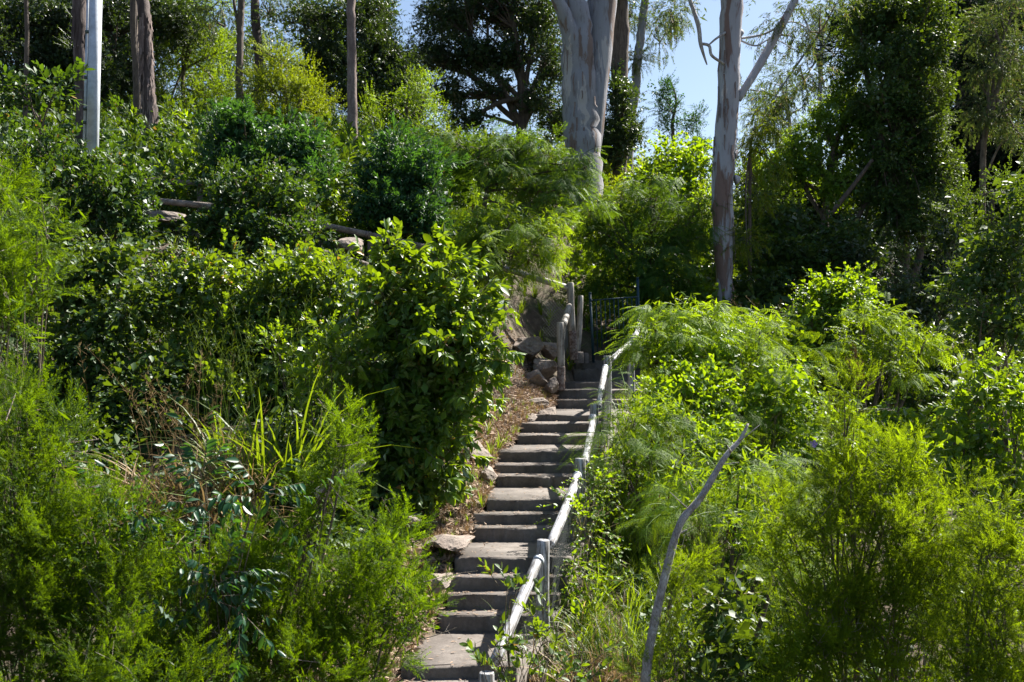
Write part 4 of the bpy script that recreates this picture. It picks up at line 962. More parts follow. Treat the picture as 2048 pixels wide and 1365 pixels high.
# ---- right foreground
plant("needle_leaf_shrub", "tall yellow green needle leaved shrub with brown withered tip at right", "shrub", (1720, 8.4),
      [(1705, 800, 8.6, 22, 50, .08, 1.3), (1690, 880, 8.6, 44, 50, .15), (1800, 930, 8.6, 80, 60, .3), (1700, 970, 8.5, 80, 60, .3), (1850, 1000, 8.5, 70, 70, .3), (1640, 1060, 8.4, 70, 60, .3), (1760, 1070, 8.4, 100, 80, .35), (1860, 1110, 8.4, 90, 80, .35), (1545, 1020, 8.6, 24, 50, .08), (1560, 1110, 8.5, 40, 70, .2),
       (1680, 1190, 8.3, 90, 70, .3), (1800, 1220, 8.3, 110, 80, .35), (1620, 1260, 8.2, 80, 60, .3), (1740, 1320, 8.1, 120, 60, .35), (1900, 1290, 8.2, 90, 80, .35), (1600, 1350, 8.0, 90, 50, .3), (1860, 1370, 7.9, 110, 40, .3)], "needleR", .022, dens=.9, tint=.8, n=9)
plant("needle_leaf_shrub", "olive needle leaved shrub in the lower right corner", "shrub", (2010, 7.6),
      [(1990, 1040, 7.9, 50, 50, .2), (2020, 1120, 7.8, 70, 70, .3), (1990, 1230, 7.7, 90, 80, .3), (2020, 1330, 7.6, 100, 60, .3), (1935, 1330, 7.6, 60, 60, .2), (2040, 1390, 7.4, 90, 40, .3)], "needleR", .02, dens=.95, tint=.55)
plant("needle_leaf_shrub", "wispy needle leaved seedling growing beside the dead branch foot", "shrub", (1345, 8.3),
      [(1365, 1130, 8.2, 30, 26, .08), (1352, 1190, 8.2, 16, 40, .06), (1345, 1270, 8.1, 44, 46, .15), (1330, 1340, 8.0, 70, 40, .2)], "needleR", .012, dens=.35, tint=.75)
plant("glossy_shrub", "glossy round leaved shrub sparkling in sunlight at right edge", "shrub", (1970, 12),
      [(1965, 740, 12.4, 40, 30, .3), (1950, 800, 12.2, 60, 50, .4), (2020, 800, 12.2, 50, 50, .4), (1930, 880, 12, 60, 60, .4), (2010, 890, 12, 70, 60, .4), (1940, 970, 11.8, 60, 50, .4), (2030, 970, 11.8, 60, 60, .4), (1980, 1060, 11.5, 80, 60, .4)], "oval", .04, mat="vine", dens=.95, s=.72, tint=.4)
plant("small_leaf_tree", "dense small leaved tree in half shade at right edge", "tree", (1990, 15.6),
      [(1960, 500, 16.2, 60, 46, .6), (2030, 480, 16.2, 50, 60, .6), (1940, 570, 16, 60, 50, .6), (2020, 570, 16, 60, 60, .6), (1960, 650, 15.6, 80, 50, .6), (2040, 660, 15.6, 50, 60, .6), (2040, 400, 16.4, 40, 50, .5)], "smallv", .05, mat="vineshade", dens=1.0, s=.8, tint=.5)

# ---- ground cover, grasses
def scatter_region(poly_fn, n): pass
def grass_patch(name, label, cat, pts, tpls, mat, scale=1.0, lean=.25):
    P = np.array(pts, float); b = Buf(); n = len(P); up = np.tile([0, 0, 1.], (n, 1)) + rng.normal(0, lean, (n, 3)) * np.array([1, 1, .1])
    Z = nrm(up); a = rng.random(n) * 6.28; X = nrm(np.cross(np.stack([np.cos(a), np.sin(a), 0 * a], 1), Z)); Y = np.cross(Z, X)
    R = np.stack([X, Y, Z], 2); inst_any(b, tpls, P, R, scale * rng.uniform(.6, 1.25, n), rng.random(n))
    return b
def field(name, n, fn, tpls, mat, scale):
    q = fn(n); P = np.c_[q, ground(q[:, 0], q[:, 1])]
    on = (P[:, 1] < DS[0] + .4) & (P[:, 0] > stair_xl(P[:, 1]) - .02) & (P[:, 0] < np.interp(P[:, 1], [r[1] for r in RX], [r[0] for r in RX]) + .12)
    P = P[~on]; n = len(P); up = np.tile([0, 0, 1.], (n, 1)) + rng.normal(0, .22, (n, 3)) * np.array([1, 1, .1])
    Z = nrm(up); a = rng.random(n) * 6.28; X = nrm(np.cross(np.stack([np.cos(a), np.sin(a), 0 * a], 1), Z)); Y = np.cross(Z, X)
    sc_ = Scatter(); sc_.add(P, np.stack([X, Y, Z], 2), scale * rng.uniform(.6, 1.25, n), rng.random(n)); return sc_.obj(name, "tuft%d" % len(tpls), tpls, mat)
def by_view(d0, d1, p0, p1):
    def f(n):
        d = d0 + (d1 - d0) * rng.random(n); px = p0 + (p1 - p0) * rng.random(n); return np.c_[(px - 1024) / F * d, d]
    return f
field("grass", 1300, by_view(22, 36, -100, 1500), TUFT, "grassgreen", 1.0)
field("grass", 1800, by_view(34, 62, -100, 1500), TUFTS, "grassgreen", 2.0)
field("dry_grass", 500, by_view(30, 60, 600, 1400), TUFTS, "grassdry", 1.5)
field("grass", 1300, by_view(7, 24, 1180, 1700), TUFT, "grassgreen", .9)
field("grass", 700, by_view(18, 34, 1350, 2100), TUFT, "grassgreen", 1.1)
field("grass", 420, by_view(9, 22, 0, 1000), TUFT, "grassgreen", .6)
def near_stairs(n):
    y = 8.8 + 13 * rng.random(n); x = stair_xl(y) - .03 - abs(rng.normal(0, .55, n)); return np.c_[x, y]
field("dry_grass", 700, near_stairs, TUFTS, "grassdry", .5)
field("grass", 260, near_stairs, TUFTS, "grassgreen", .45)
def litter(n):
    q = near_stairs(n); P = np.c_[q, ground(q[:, 0], q[:, 1]) + rng.random(n) * .03]; D = nrm(np.c_[rng.normal(size=(n, 2)), rng.normal(0, .3, n)])
    b = Buf(); inst_any(b, [tt(leaf_small(.4, .05, .05), .5), tt(leaf_small(.12, 0, .1), .6)], P, frames(D, roll=1.2), rng.uniform(.03, .10, n), rng.random(n)); return b
o = obj("leaf_litter", litter(34000), "litter"); o["kind"] = "stuff"
# undergrowth that clothes the slopes
def undergrowth(n, fn, sp, mat, sc, h):
    q = fn(n); z = ground(q[:, 0], q[:, 1]); 
    on = (q[:, 1] < DS[0] + .6) & (q[:, 0] > stair_xl(q[:, 1]) - .7) & (q[:, 0] < np.interp(q[:, 1], [r[1] for r in RX], [r[0] for r in RX]) + .3)
    q, z = q[~on], z[~on]; n = len(q); P = np.c_[q, z + rng.random(n) * h]; D = nrm(rng.normal(size=(n, 3)) + [0, -.3, .7])
    s_ = Scatter(); s_.add(P, frames(D, roll=.5), sc * rng.uniform(.7, 1.3, n), rng.random(n)); s_.obj("undergrowth", sp, SP[sp], mat)
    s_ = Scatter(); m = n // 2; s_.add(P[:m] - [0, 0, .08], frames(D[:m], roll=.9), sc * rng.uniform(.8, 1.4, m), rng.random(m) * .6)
    if 'leafy' not in CT: CT['leafy'] = core_tpls('leafy')
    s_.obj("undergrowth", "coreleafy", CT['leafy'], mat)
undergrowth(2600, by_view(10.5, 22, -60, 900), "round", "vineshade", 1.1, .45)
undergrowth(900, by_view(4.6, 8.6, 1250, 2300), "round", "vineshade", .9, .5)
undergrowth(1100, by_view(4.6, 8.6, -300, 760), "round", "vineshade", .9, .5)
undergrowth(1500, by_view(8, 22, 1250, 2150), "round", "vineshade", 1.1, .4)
undergrowth(1500, by_view(22, 38, -60, 1000), "lance", "vineshade", 1.4, 1.0)
undergrowth(1300, by_view(22, 38, 150, 1000), "lance", "vine", 1.3, .7)
field("grass", 700, by_view(26, 38, 200, 1000), TALL, "grassgreen", .8)
undergrowth(900, by_view(32, 44, 900, 1500), "lance", "lime", 1.5, .8)
undergrowth(800, by_view(23, 30, -60, 1000), "oval", "dusky", 1.7, 1.3)
undergrowth(1300, by_view(20, 36, 1380, 2150), "round", "vineshade", 1.7, .9)
undergrowth(700, by_view(24, 34, 1150, 1450), "round", "vine", 1.5, .7)

def grass_clump(px, d, n, spread, tpls, mat, label, scale, heads=0, name="grass_clump"):
    x = (px - 1024) / F * d; base = np.array([x, d, g1(x, d)]); root = thing(name, label, "grass", base)
    q = rng.normal(0, spread, (n, 2)); P = np.c_[q + base[:2], ground(q[:, 0] + x, q[:, 1] + d) - .02]
    o = obj("blades", grass_patch(None, None, None, P, tpls, mat, scale, .2), mat, root, kind="stuff")
    if heads:
        b, s = Buf(), Buf()
        for _ in range(heads):
            p = base + np.array([rng.normal(0, spread), rng.normal(0, spread), 0]); h = rng.uniform(1.1, 1.9) * scale; ln = rng.normal(0, .22, 2); tp = p + np.array([ln[0] * h, ln[1] * h, h])
            path = bez(p, p + np.array([0, 0, h * .6]), tp, 7); tube(s, path, np.linspace(.003, .0015, 7), 3, False, .6)
            for k in range(22):
                u = rng.random() * .3; a = path[-1] + (path[-3] - path[-1]) * u * 2.2; dv = nrm(rng.normal(size=3) + np.array([0, 0, .9])) * rng.uniform(.05, .11); sd = np.array([.0022, .002, 0])
                b.add([a - sd * .5, a + dv * .6 + sd, a + dv], [[0, 1, 2]], np.full(3, .4 + .4 * rng.random()))
        obj("stalks", s, mat, root, kind="stuff"); obj("seed_heads", b, "grassgreen" if mat == "grassgreen" else "grassdry", root, kind="stuff")
grass_clump(525, 11.4, 24, .24, TALL, "grassgreen", "tall arching green grass clump with seed heads in front of bank bushes", 1.5, 30)
grass_clump(480, 12.6, 5, .3, TALL, "grassgreen", "slender grass with tall airy seed heads behind the arching clump", 1.2, 22)
grass_clump(350, 11.2, 60, .34, TALL, "grassdry", "dry brown grass patch left of the arching green clump", 1.15, 30)
grass_clump(440, 11.0, 40, .25, TALL, "grassdry", "straw coloured grass tangle directly left of and under the green clump", 1.0, 14)
grass_clump(560, 11.0, 12, .3, TALL, "grassdry", "straw coloured hanging grass under the arching green clump", .7, 4)
grass_clump(1230, 10.4, 90, .40, TALL, "grassgreen", "pale green grass patch right of the lower handrail", .55, 10)
grass_clump(1265, 9.2, 80, .34, TALL, "grassdry", "straw yellow grass thicket between handrail and dead branch", .6, 8)
grass_clump(1200, 8.6, 26, .25, TALL, "grassdry", "dry yellow grass at bottom edge below the handrail", .6, 4)
grass_clump(1480, 21.5, 24, .6, TALL, "grassdry", "tan seeding grass at the foot of the right gum trunk", .8, 26)
grass_clump(1600, 21, 18, .6, TALL, "grassgreen", "tall green grass behind the right slope vines", .9, 14)
grass_clump(690, 24, 30, .9, TALL, "grassgreen", "long green grass at the foot of pale slender trunk", .8, 12)
grass_clump(250, 27, 34, 1.4, TALL, "grassgreen", "lit grass below the pair of peeling trunks", .8, 6)

# dead branch in the foreground
dbp = [Pw(1288, 1480, 7.9), Pw(1292, 1350, 7.9), Pw(1312, 1230, 7.95), Pw(1338, 1120, 8.0), Pw(1362, 1045, 8.05), Pw(1402, 995, 8.1), Pw(1450, 915, 8.2), Pw(1480, 880, 8.25), Pw(1496, 848, 8.3)]
db = thing("dead_branch", "bare grey dead branch slanting up through the right foreground", "branch", dbp[0])
b = Buf(); pp = smooth_path(dbp, 40); tube(b, pp, np.interp(np.linspace(0, 1, 40), [0, .3, .6, .85, 1], [.038, .034, .027, .018, .009]) * rng.uniform(.93, 1.07, 40), 12, True, .5, .08, 4)
obj("limb", b, "deadwood", db, smooth=True)
for (px, py, qx, qy, r) in ((1324, 1155, 1318, 1125, .008), (1396, 1000, 1410, 988, .012), (1388, 985, 1380, 965, .006), (1352, 1070, 1374, 1060, .010), (1300, 1330, 1285, 1325, .012), (1462, 905, 1455, 892, .010), (1478, 884, 1520, 850, .006), (1440, 930, 1478, 925, .005), (1380, 1022, 1340, 985, .006), (1330, 1150, 1368, 1128, .006)):
    b = Buf(); tube(b, [Pw(px, py, 8.08), Pw((px + qx) / 2, (py + qy) / 2, 8.06), Pw(qx, qy, 8.04)], [r, r * .8, r * .5], 6); obj("stub", b, "deadwood", db, smooth=True)
# weathered snag under the plume shrub
u = thing("fallen_snag", "short bleached snag poking out behind the diagonal needle leaved shrub", "log", Pw(690, 950, 10.6))
b = Buf(); tube(b, smooth_path([Pw(640, 990, 10.8), Pw(680, 955, 10.6), Pw(705, 942, 10.5), Pw(728, 922, 10.5)], 12), np.linspace(.07, .03, 12), 9, True, .5, .2, 7); obj("wood", b, "deadwood", u, smooth=True)
# lilac flower
fb = Buf(); c = Pw(1627, 888, 13.4)
for k in range(5):
    a = k * 1.2566; fb.add([c, c + np.array([math.cos(a - .5), -.2, math.sin(a - .5)]) * .045, c + np.array([math.cos(a), -.1, math.sin(a)]) * .055, c + np.array([math.cos(a + .5), -.2, math.sin(a + .5)]) * .045], [[0, 1, 2], [0, 2, 3]])
tag(obj("flower", fb, "petal", origin=c), "single small lilac flower among right slope vines", "flower")

# ------------------------------------------------------------------ trees
def trunk_tree(name, label, path, radii, mat, limbs=(), crown=(), style="gum", cat="tree", crown_mat=None, dens=1.0, size=1.0, sides=18, wob=.06, seed=1, **kw):
    p = [Pw(*q) for q in path]; root = thing(name, label, cat, p[0]); n = 40
    b = Buf(); tube(b, smooth_path(p, n) + (rng.normal(0, radii[0] * .05, (n, 3)) * [1, 1, 0]), rng.uniform(.96, 1.05, n) * np.interp(np.linspace(0, 1, n), np.linspace(0, 1, len(radii)), radii), sides, True, .5, wob, seed); obj("trunk", b, mat, root, smooth=True)
    for lm in limbs:
        b = Buf(); q = [Pw(*c) for c in lm[0]]; m = 20; tube(b, smooth_path(q, m), np.interp(np.linspace(0, 1, m), np.linspace(0, 1, len(lm[1])), lm[1]), 10, True, .5, wob, seed + 3); obj("limb", b, lm[2] if len(lm) > 2 else mat, root, smooth=True)
    if crown:
        S = dict(STYLE[style]); S.update(kw); fs, cs, tw = Scatter(), Scatter(), Buf(); cm = crown_mat or S['mat']
        for bl in crown:
            px, py, d, rx, ry, rd = bl[:6]; k = bl[6] if len(bl) > 6 else 1
            c = Pw(px, py, d); r = np.array([rx / F * d, rd, ry / F * d]); nn = max(3, int(math.pi * r[0] * r[2] * S['cd'] * dens * k / size ** 2)); C, U = clump_points(c, r, nn); nn = len(C)
            q0 = c + np.array([0, 0, -r[2] * .6])
            for cc in C: tube(tw, bez(q0, (q0 + cc) / 2 + rng.normal(0, .12, 3), cc, 4), [.03 * size, .02 * size, .012, .006], 4, False)
            add_core(cs, c, r, S, dens * min(k, 2), size, .45, .95)
            m = S['n']; N = nn * m; uu = nrm(rng.normal(size=(N, 3))); P = np.repeat(C, m, 0) + uu * S['cr'] * size * rng.random((N, 1)) ** .6
            D = nrm(uu + np.repeat(U, m, 0) * S['out'] + [0, 0, S['up'] - S['droop']]); ti = np.clip(.5 + rng.normal(0, .22, N), 0, 1)
            fs.add(P, frames(D, roll=.5), S['s'] * size * rng.uniform(.7, 1.2, N), ti)
        fs.obj("crown", S['sp'], SP[S['sp']], cm, root)
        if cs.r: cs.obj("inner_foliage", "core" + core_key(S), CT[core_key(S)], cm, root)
        obj("twigs", tw, "twig", root, kind="stuff")
    return root
# big twin gum
trunk_tree("gum_tree", "massive smooth grey gum trunk forking in two at top centre",
    [(1178, 520, 33), (1176, 440, 33), (1168, 330, 33), (1162, 230, 33), (1158, 130, 33), (1150, 40, 33), (1128, -60, 33), (1100, -220, 33)], [.62, .56, .58, .56, .50, .44, .42, .34], "gumbark",
    limbs=[([(1172, 330, 33.1), (1186, 220, 33.2), (1196, 110, 33.4), (1205, 0, 33.5), (1215, -160, 33.6)], [.42, .40, .44, .50, .46]), ([(1150, 110, 32.8), (1135, 50, 32.6), (1115, 0, 32.4), (1080, -70, 32.2)], [.30, .26, .20, .16])],
    crown=[(1080, -330, 33, 160, 90, 3, .5), (1240, -380, 34, 170, 100, 3, .5)], size=1.6, seed=3, sides=24)
# right gum
trunk_tree("gum_tree", "tall straight gum trunk with peeling bark right of the sky gap",
    [(1446, 640, 25), (1448, 560, 25), (1446, 460, 25), (1447, 330, 25), (1455, 200, 25), (1461, 80, 25), (1464, -40, 25), (1470, -240, 25)], [.17, .20, .24, .25, .26, .26, .27, .22], "gumbark2",
    limbs=[([(1440, 520, 25.15), (1434, 400, 25.2), (1442, 290, 25.2), (1452, 200, 25.1)], [.10, .13, .13, .10]),
           ([(1476, 200, 25), (1510, 145, 25), (1550, 75, 25), (1590, 0, 25), (1630, -90, 25)], [.085, .10, .10, .085, .07]),
           ([(1376, -10, 24.6), (1396, 50, 24.6), (1402, 92, 24.6), (1414, 130, 24.6)], [.045, .05, .045, .015], "deadwood"), ([(1402, 88, 24.6), (1418, 92, 24.6), (1424, 112, 24.6), (1448, 128, 24.8)], [.035, .035, .035, .035], "deadwood"),
           ([(1418, 90, 24.6), (1432, 78, 24.6), (1450, 66, 24.8)], [.02, .025, .03], "deadwood"),
           ([(1478, 78, 25), (1530, 68, 25.2), (1580, 44, 25.4), (1620, 60, 25.6)], [.03, .025, .02, .01]), ([(1478, 80, 25), (1512, 92, 25), (1545, 78, 25), (1590, 100, 25)], [.025, .02, .015, .008])],
    crown=[(1560, 40, 25.6, 60, 50, 1.0, .8), (1640, 30, 26, 60, 60, 1.2, .6), (1380, -60, 25, 110, 60, 1.4, .8), (1520, -180, 25, 180, 110, 2.5, .45), (1350, 30, 25.6, 40, 40, .8, .8), (1560, 190, 26, 60, 40, .9, .8), (1610, 140, 26, 50, 40, .9, .6)], size=1.0, seed=8, sides=22)
def peel(parent_label, path, rad, n, mat, seed, kn=()):
    par = [o for o in bpy.data.objects if o.get("label", "") == parent_label][0]; g = np.random.default_rng(seed); p = smooth_path([Pw(*q) for q in path], 60); b = Buf()
    for _ in range(n):
        i = g.integers(2, 50); a = g.uniform(-math.pi, 0.2); L = g.uniform(.25, .9); r = rad * 1.02; d = np.array([math.cos(a), math.sin(a), 0]); s_ = np.array([-d[1], d[0], 0]) * g.uniform(.012, .035)
        top = p[i] + d * r; v = []
        for u in (0, .35, .7, 1):
            c = top + np.array([0, 0, -L * u]) + d * (.01 + .10 * g.random() * u ** 2) + s_ * g.normal(0, .5); v += [c - s_ * (1 - .5 * u), c + s_ * (1 - .5 * u)]
        b.add(v, [[0, 1, 3], [0, 3, 2], [2, 3, 5], [2, 5, 4], [4, 5, 7], [4, 7, 6]])
    obj("bark_strips", b, mat, par, kind="stuff")
    for (px, py, d_, dx) in kn:
        b = Buf(); q = Pw(px, py, d_); tube(b, [q - [dx * 1.2, 0, .02], q, q + [dx * .8, -.02, .03], q + [dx * 1.1, -.03, .05]], [.15, .11, .07, .03], 10, True, .5, .1, px); obj("knot", b, "gumbark2", par, smooth=True)
peel("massive smooth grey gum trunk forking in two at top centre", [(1168, 440, 33), (1160, 230, 33), (1150, 40, 33)], .55, 46, "barkpink", 1)
peel("tall straight gum trunk with peeling bark right of the sky gap", [(1446, 600, 25), (1447, 330, 25), (1455, 200, 25), (1461, 0, 25)], .25, 44, "barkpink", 2, [(1480, 66, 25, .06), (1474, 358, 25, .05), (1432, 300, 25, -.05), (1470, 305, 25, .04)])
# slender pale trunk left
trunk_tree("gum_tree", "slender pinkish bare trunk standing straight left of centre",
    [(706, 350, 30), (706, 300, 30), (704, 200, 30), (703, 100, 30), (702, 0, 30), (700, -200, 30)], [.16, .15, .135, .13, .125, .11], "barkpink", crown=[(700, -320, 30, 160, 90, 2, .6)], size=1.4, seed=2, sides=14)
trunk_tree("gum_tree", "brown trunk directly behind the galvanised pole",
    [(168, 330, 26), (166, 200, 26), (160, 90, 26), (156, -20, 26), (150, -220, 26)], [.20, .17, .165, .16, .14], "barkred", crown=[(140, -260, 26, 180, 110, 2, .6)], size=1.4, seed=5, sides=14)
trunk_tree("gum_tree", "shaggy trunk with peeling strips right of the galvanised pole",
    [(302, 280, 29), (298, 210, 29), (292, 120, 29), (290, 40, 29), (282, -30, 29), (276, -200, 29)], [.22, .19, .19, .17, .16, .13], "barkred", crown=[(300, -260, 29, 170, 110, 2, .6)], size=1.4, seed=6, sides=14, wob=.12)
trunk_tree("gum_tree", "darker thin trunk close behind the shaggy trunk",
    [(276, 270, 30.5), (274, 150, 30.5), (268, 50, 30.5), (270, -150, 30.5)], [.13, .12, .11, .10], "bark", crown=[(230, -160, 31, 100, 60, 1.6, .4)], size=1.4, seed=16, sides=12)
trunk_tree("gum_tree", "thin dark trunk with forked top left of the bright shrub",
    [(480, 250, 34), (479, 130, 34), (481, 40, 34), (484, -20, 34), (490, -180, 34)], [.13, .12, .11, .10, .08], "bark", limbs=[([(481, 60, 34), (470, 20, 34), (462, -60, 34)], [.05, .05, .04])], crown=[(450, 30, 34.5, 60, 40, 1, .5), (470, -120, 34, 100, 60, 1.6, .6)], size=1.3, seed=9, sides=12)
trunk_tree("gum_tree", "thin reddish trunk rising above the bright yellow green shrub",
    [(520, 240, 36), (517, 120, 36), (511, 40, 36), (508, -30, 36), (500, -160, 36)], [.16, .16, .15, .14, .12], "barkred", crown=[(540, 10, 36.5, 30, 34, .8, .9), (520, -110, 36, 120, 60, 1.6, .6)], size=1.3, seed=10, sides=12)
trunk_tree("gum_tree", "thin twisted dark trunk in deep shade at upper far left",
    [(50, 260, 27), (52, 150, 27), (54, 60, 27), (50, -40, 27)], [.06, .06, .055, .05], "bark", crown=[(40, -90, 27, 100, 50, 1.4, .5)], seed=12, sides=10)
peel("shaggy trunk with peeling strips right of the galvanised pole", [(302, 260, 29), (292, 120, 29), (288, 0, 29)], .185, 110, "barkpink", 3)
peel("brown trunk directly behind the galvanised pole", [(168, 300, 26), (160, 90, 26), (156, 0, 26)], .17, 30, "barkred", 4)
# multi stemmed tree and leaning trunk
trunk_tree("multi_stem_tree", "multi stemmed tree with ivy clump right of massive gum",
    [(1240, 350, 38), (1242, 260, 38), (1240, 160, 38), (1244, 60, 38), (1242, -60, 38)], [.26, .24, .30, .24, .20], "bark",
    limbs=[([(1238, 200, 38), (1232, 130, 38), (1232, 60, 38), (1222, -20, 38)], [.2, .2, .18, .12]), ([(1236, 150, 38), (1222, 110, 38), (1216, 66, 38)], [.14, .13, .12]), ([(1234, 150, 38), (1212, 100, 38.3)], [.09, .08])],
    crown=[(1240, 200, 37.6, 30, 60, .8, 3), (1250, 270, 37.4, 40, 30, .8, 3), (1216, 290, 37.6, 30, 40, .7, 3), (1240, -60, 38, 70, 70, 2, 1.0)], style="camphor", size=1.1, seed=13, sides=14)
trunk_tree("gum_tree", "pale leaning trunk against the sky between two gums",
    [(1254, 350, 41), (1258, 250, 41), (1270, 190, 41), (1276, 110, 41), (1286, 40, 41), (1294, -60, 41)], [.24, .22, .18, .17, .16, .14], "gumbark",
    crown=[(1345, 20, 41.5, 46, 50, 1.2, 1.4), (1320, 60, 41.5, 30, 40, 1, 1.2), (1260, 10, 41, 30, 40, 1, 1.2), (1320, -80, 41, 100, 50, 2, 1), (1272, 130, 41, 14, 20, .5, 1)], size=1.2, seed=14, sides=12)
trunk_tree("small_tree", "small airy tree silhouetted in the sky gap",
    [(1350, 320, 48), (1345, 250, 48), (1352, 200, 48), (1340, 160, 48)], [.09, .08, .05, .03], "bark", crown=[(1325, 180, 48, 22, 26, .7, 2), (1345, 210, 48, 26, 26, .7, 2), (1380, 245, 48, 20, 20, .6, 2), (1340, 255, 48, 22, 22, .6, 2), (1395, 235, 48, 12, 12, .5, 2)], style="camphor", crown_mat="blue", size=.9, seed=15, sides=8, core=.15)
trunk_tree("palm_tree", "small palm top showing over the bright vine mound", [(1405, 400, 44), (1403, 310, 44), (1400, 298, 44)], [.12, .11, .10], "bark", crown=[(1400, 292, 44, 26, 14, .6, 3)], style="conif", crown_mat="blue", seed=17, sides=8, up=.1)
# dark crowns, centre
def crown_tree(label, base, trunk, blobs, style, r=.18, mat=None, limbs=(), size=1.0, dens=1.0, name="leafy_tree", bark="bark", tint=.5, **kw):
    b = Pw(*base); rt = plant(name, label, "tree", (b[0], b[1], g1(b[0], b[1])), blobs, style, r, bark, trunk=[Pw(*q) for q in trunk], size=size, dens=dens, mat=mat, foliage_name="crown", stem_name="trunk", tint=tint, **kw)
    for lm in limbs:
        bb = Buf(); q = smooth_path([Pw(*c) for c in lm[0]], 14); tube(bb, q, np.linspace(lm[1], lm[2], 14), 8, True, .5, .05, 2); obj("limb", bb, bark, rt, smooth=True)
    return rt
crown_tree("dark domed tree with many spreading limbs left of massive gum", (1040, 330, 41), [(1040, 300, 41), (1044, 240, 41), (1050, 180, 41)],
    [(900, 30, 41, 70, 50, 2), (990, 10, 41.5, 90, 50, 2), (1080, 40, 41, 60, 60, 2), (860, 120, 41, 50, 40, 1.6), (940, 110, 41, 70, 40, 2), (1020, 110, 41.5, 70, 40, 2), (1100, 130, 41, 40, 50, 1.6), (900, 190, 40.6, 50, 34, 1.6), (980, 180, 41, 50, 30, 1.6), (1080, 200, 40.6, 50, 30, 1.6), (1010, -60, 41, 150, 40, 2.4), (1110, 250, 40.4, 40, 40, 1.2), (940, 240, 40.4, 50, 24, 1.2)],
    "camphor", .24, size=1.15, dens=1.15, limbs=[([(1045, 250, 41), (1000, 215, 41), (950, 160, 41), (890, 120, 41)], .13, .05), ([(1048, 240, 41), (1070, 170, 41), (1100, 90, 41)], .13, .05), ([(1040, 260, 41), (1010, 190, 41), (980, 120, 41), (975, 50, 41)], .12, .05), ([(1030, 250, 40.8), (985, 235, 40.8), (940, 225, 40.8)], .09, .04), ([(1046, 250, 41), (1040, 180, 41), (1035, 80, 41)], .15, .06)])
crown_tree("dark glossy crowned tree right of slender pinkish trunk", (760, 350, 37), [(760, 260, 37), (756, 180, 37)],
    [(640, 40, 37.4, 80, 40, 2), (740, 30, 37.4, 60, 46, 2), (660, 110, 37, 70, 50, 2), (760, 110, 37, 70, 50, 2), (740, 190, 36.6, 80, 46, 2), (810, 160, 36.8, 40, 50, 1.6), (620, 170, 37, 50, 50, 1.6), (800, 230, 36.4, 60, 34, 1.4)], "camphor", .2, size=1.15, dens=1.5)
crown_tree("bright yellow green shrubby tree between thin trunks and slender trunk", (590, 330, 32), [(590, 290, 32), (585, 230, 32)],
    [(560, 120, 32.4, 44, 34, .9), (540, 180, 32.2, 50, 40, 1), (600, 170, 32.2, 56, 44, 1), (640, 220, 32, 44, 46, 1), (570, 240, 31.8, 66, 40, 1), (650, 280, 31.6, 44, 30, .8), (500, 230, 32, 36, 50, .8)], "limebush", .09, dens=1.1)
crown_tree("olive shrubby tree right of slender pinkish trunk", (820, 360, 34), [(820, 300, 34)],
    [(810, 200, 34.2, 50, 40, .9), (870, 250, 34, 44, 36, .8), (790, 270, 33.8, 60, 34, .9), (880, 300, 33.8, 50, 30, .8), (740, 240, 34.2, 30, 50, .7), (860, 180, 34.4, 30, 40, .6), (740, 310, 33, 40, 30, .6)], "limebush", .09, dens=.85, mat="vine", tint=.6)
crown_tree("dark tree filling the space behind the pole and shaggy trunk", (220, 300, 35), [(220, 200, 35), (220, 100, 35)],
    [(120, 40, 35.5, 110, 60, 2.4), (230, 30, 35.5, 90, 60, 2.4), (100, 130, 35, 110, 60, 2.4), (230, 140, 35, 90, 70, 2.4), (340, 40, 36, 60, 60, 2), (30, 60, 35, 70, 80, 2), (180, 220, 34.6, 120, 40, 2), (30, 190, 34.6, 80, 50, 2)], "camphor", .25, size=1.15, dens=1.35, tint=.35)
crown_tree("sun flecked tree with blue sky gaps between the left trunks", (370, 300, 37), [(372, 230, 37), (365, 160, 37), (380, 100, 37)],
    [(380, 60, 37.4, 60, 40, 1.6), (430, 110, 37.2, 60, 46, 1.6), (350, 130, 37, 50, 44, 1.4), (400, 190, 36.8, 60, 40, 1.4), (340, 210, 36.6, 46, 34, 1.2), (450, 190, 37, 40, 40, 1.2), (430, 10, 37.6, 60, 30, 1.6)], "limebush", .09, size=1.1, dens=.6, mat="feather", tint=.6)
crown_tree("large lobed leaf shrub in shade left of the pole", (80, 320, 22), [(80, 230, 22)],
    [(60, 170, 22, 60, 20, .5), (110, 185, 21.8, 30, 16, .3), (30, 200, 22, 50, 20, .4)], "oval", .04, size=1.0, dens=.8, name="lobed_leaf_shrub", s=2.4, n=3)
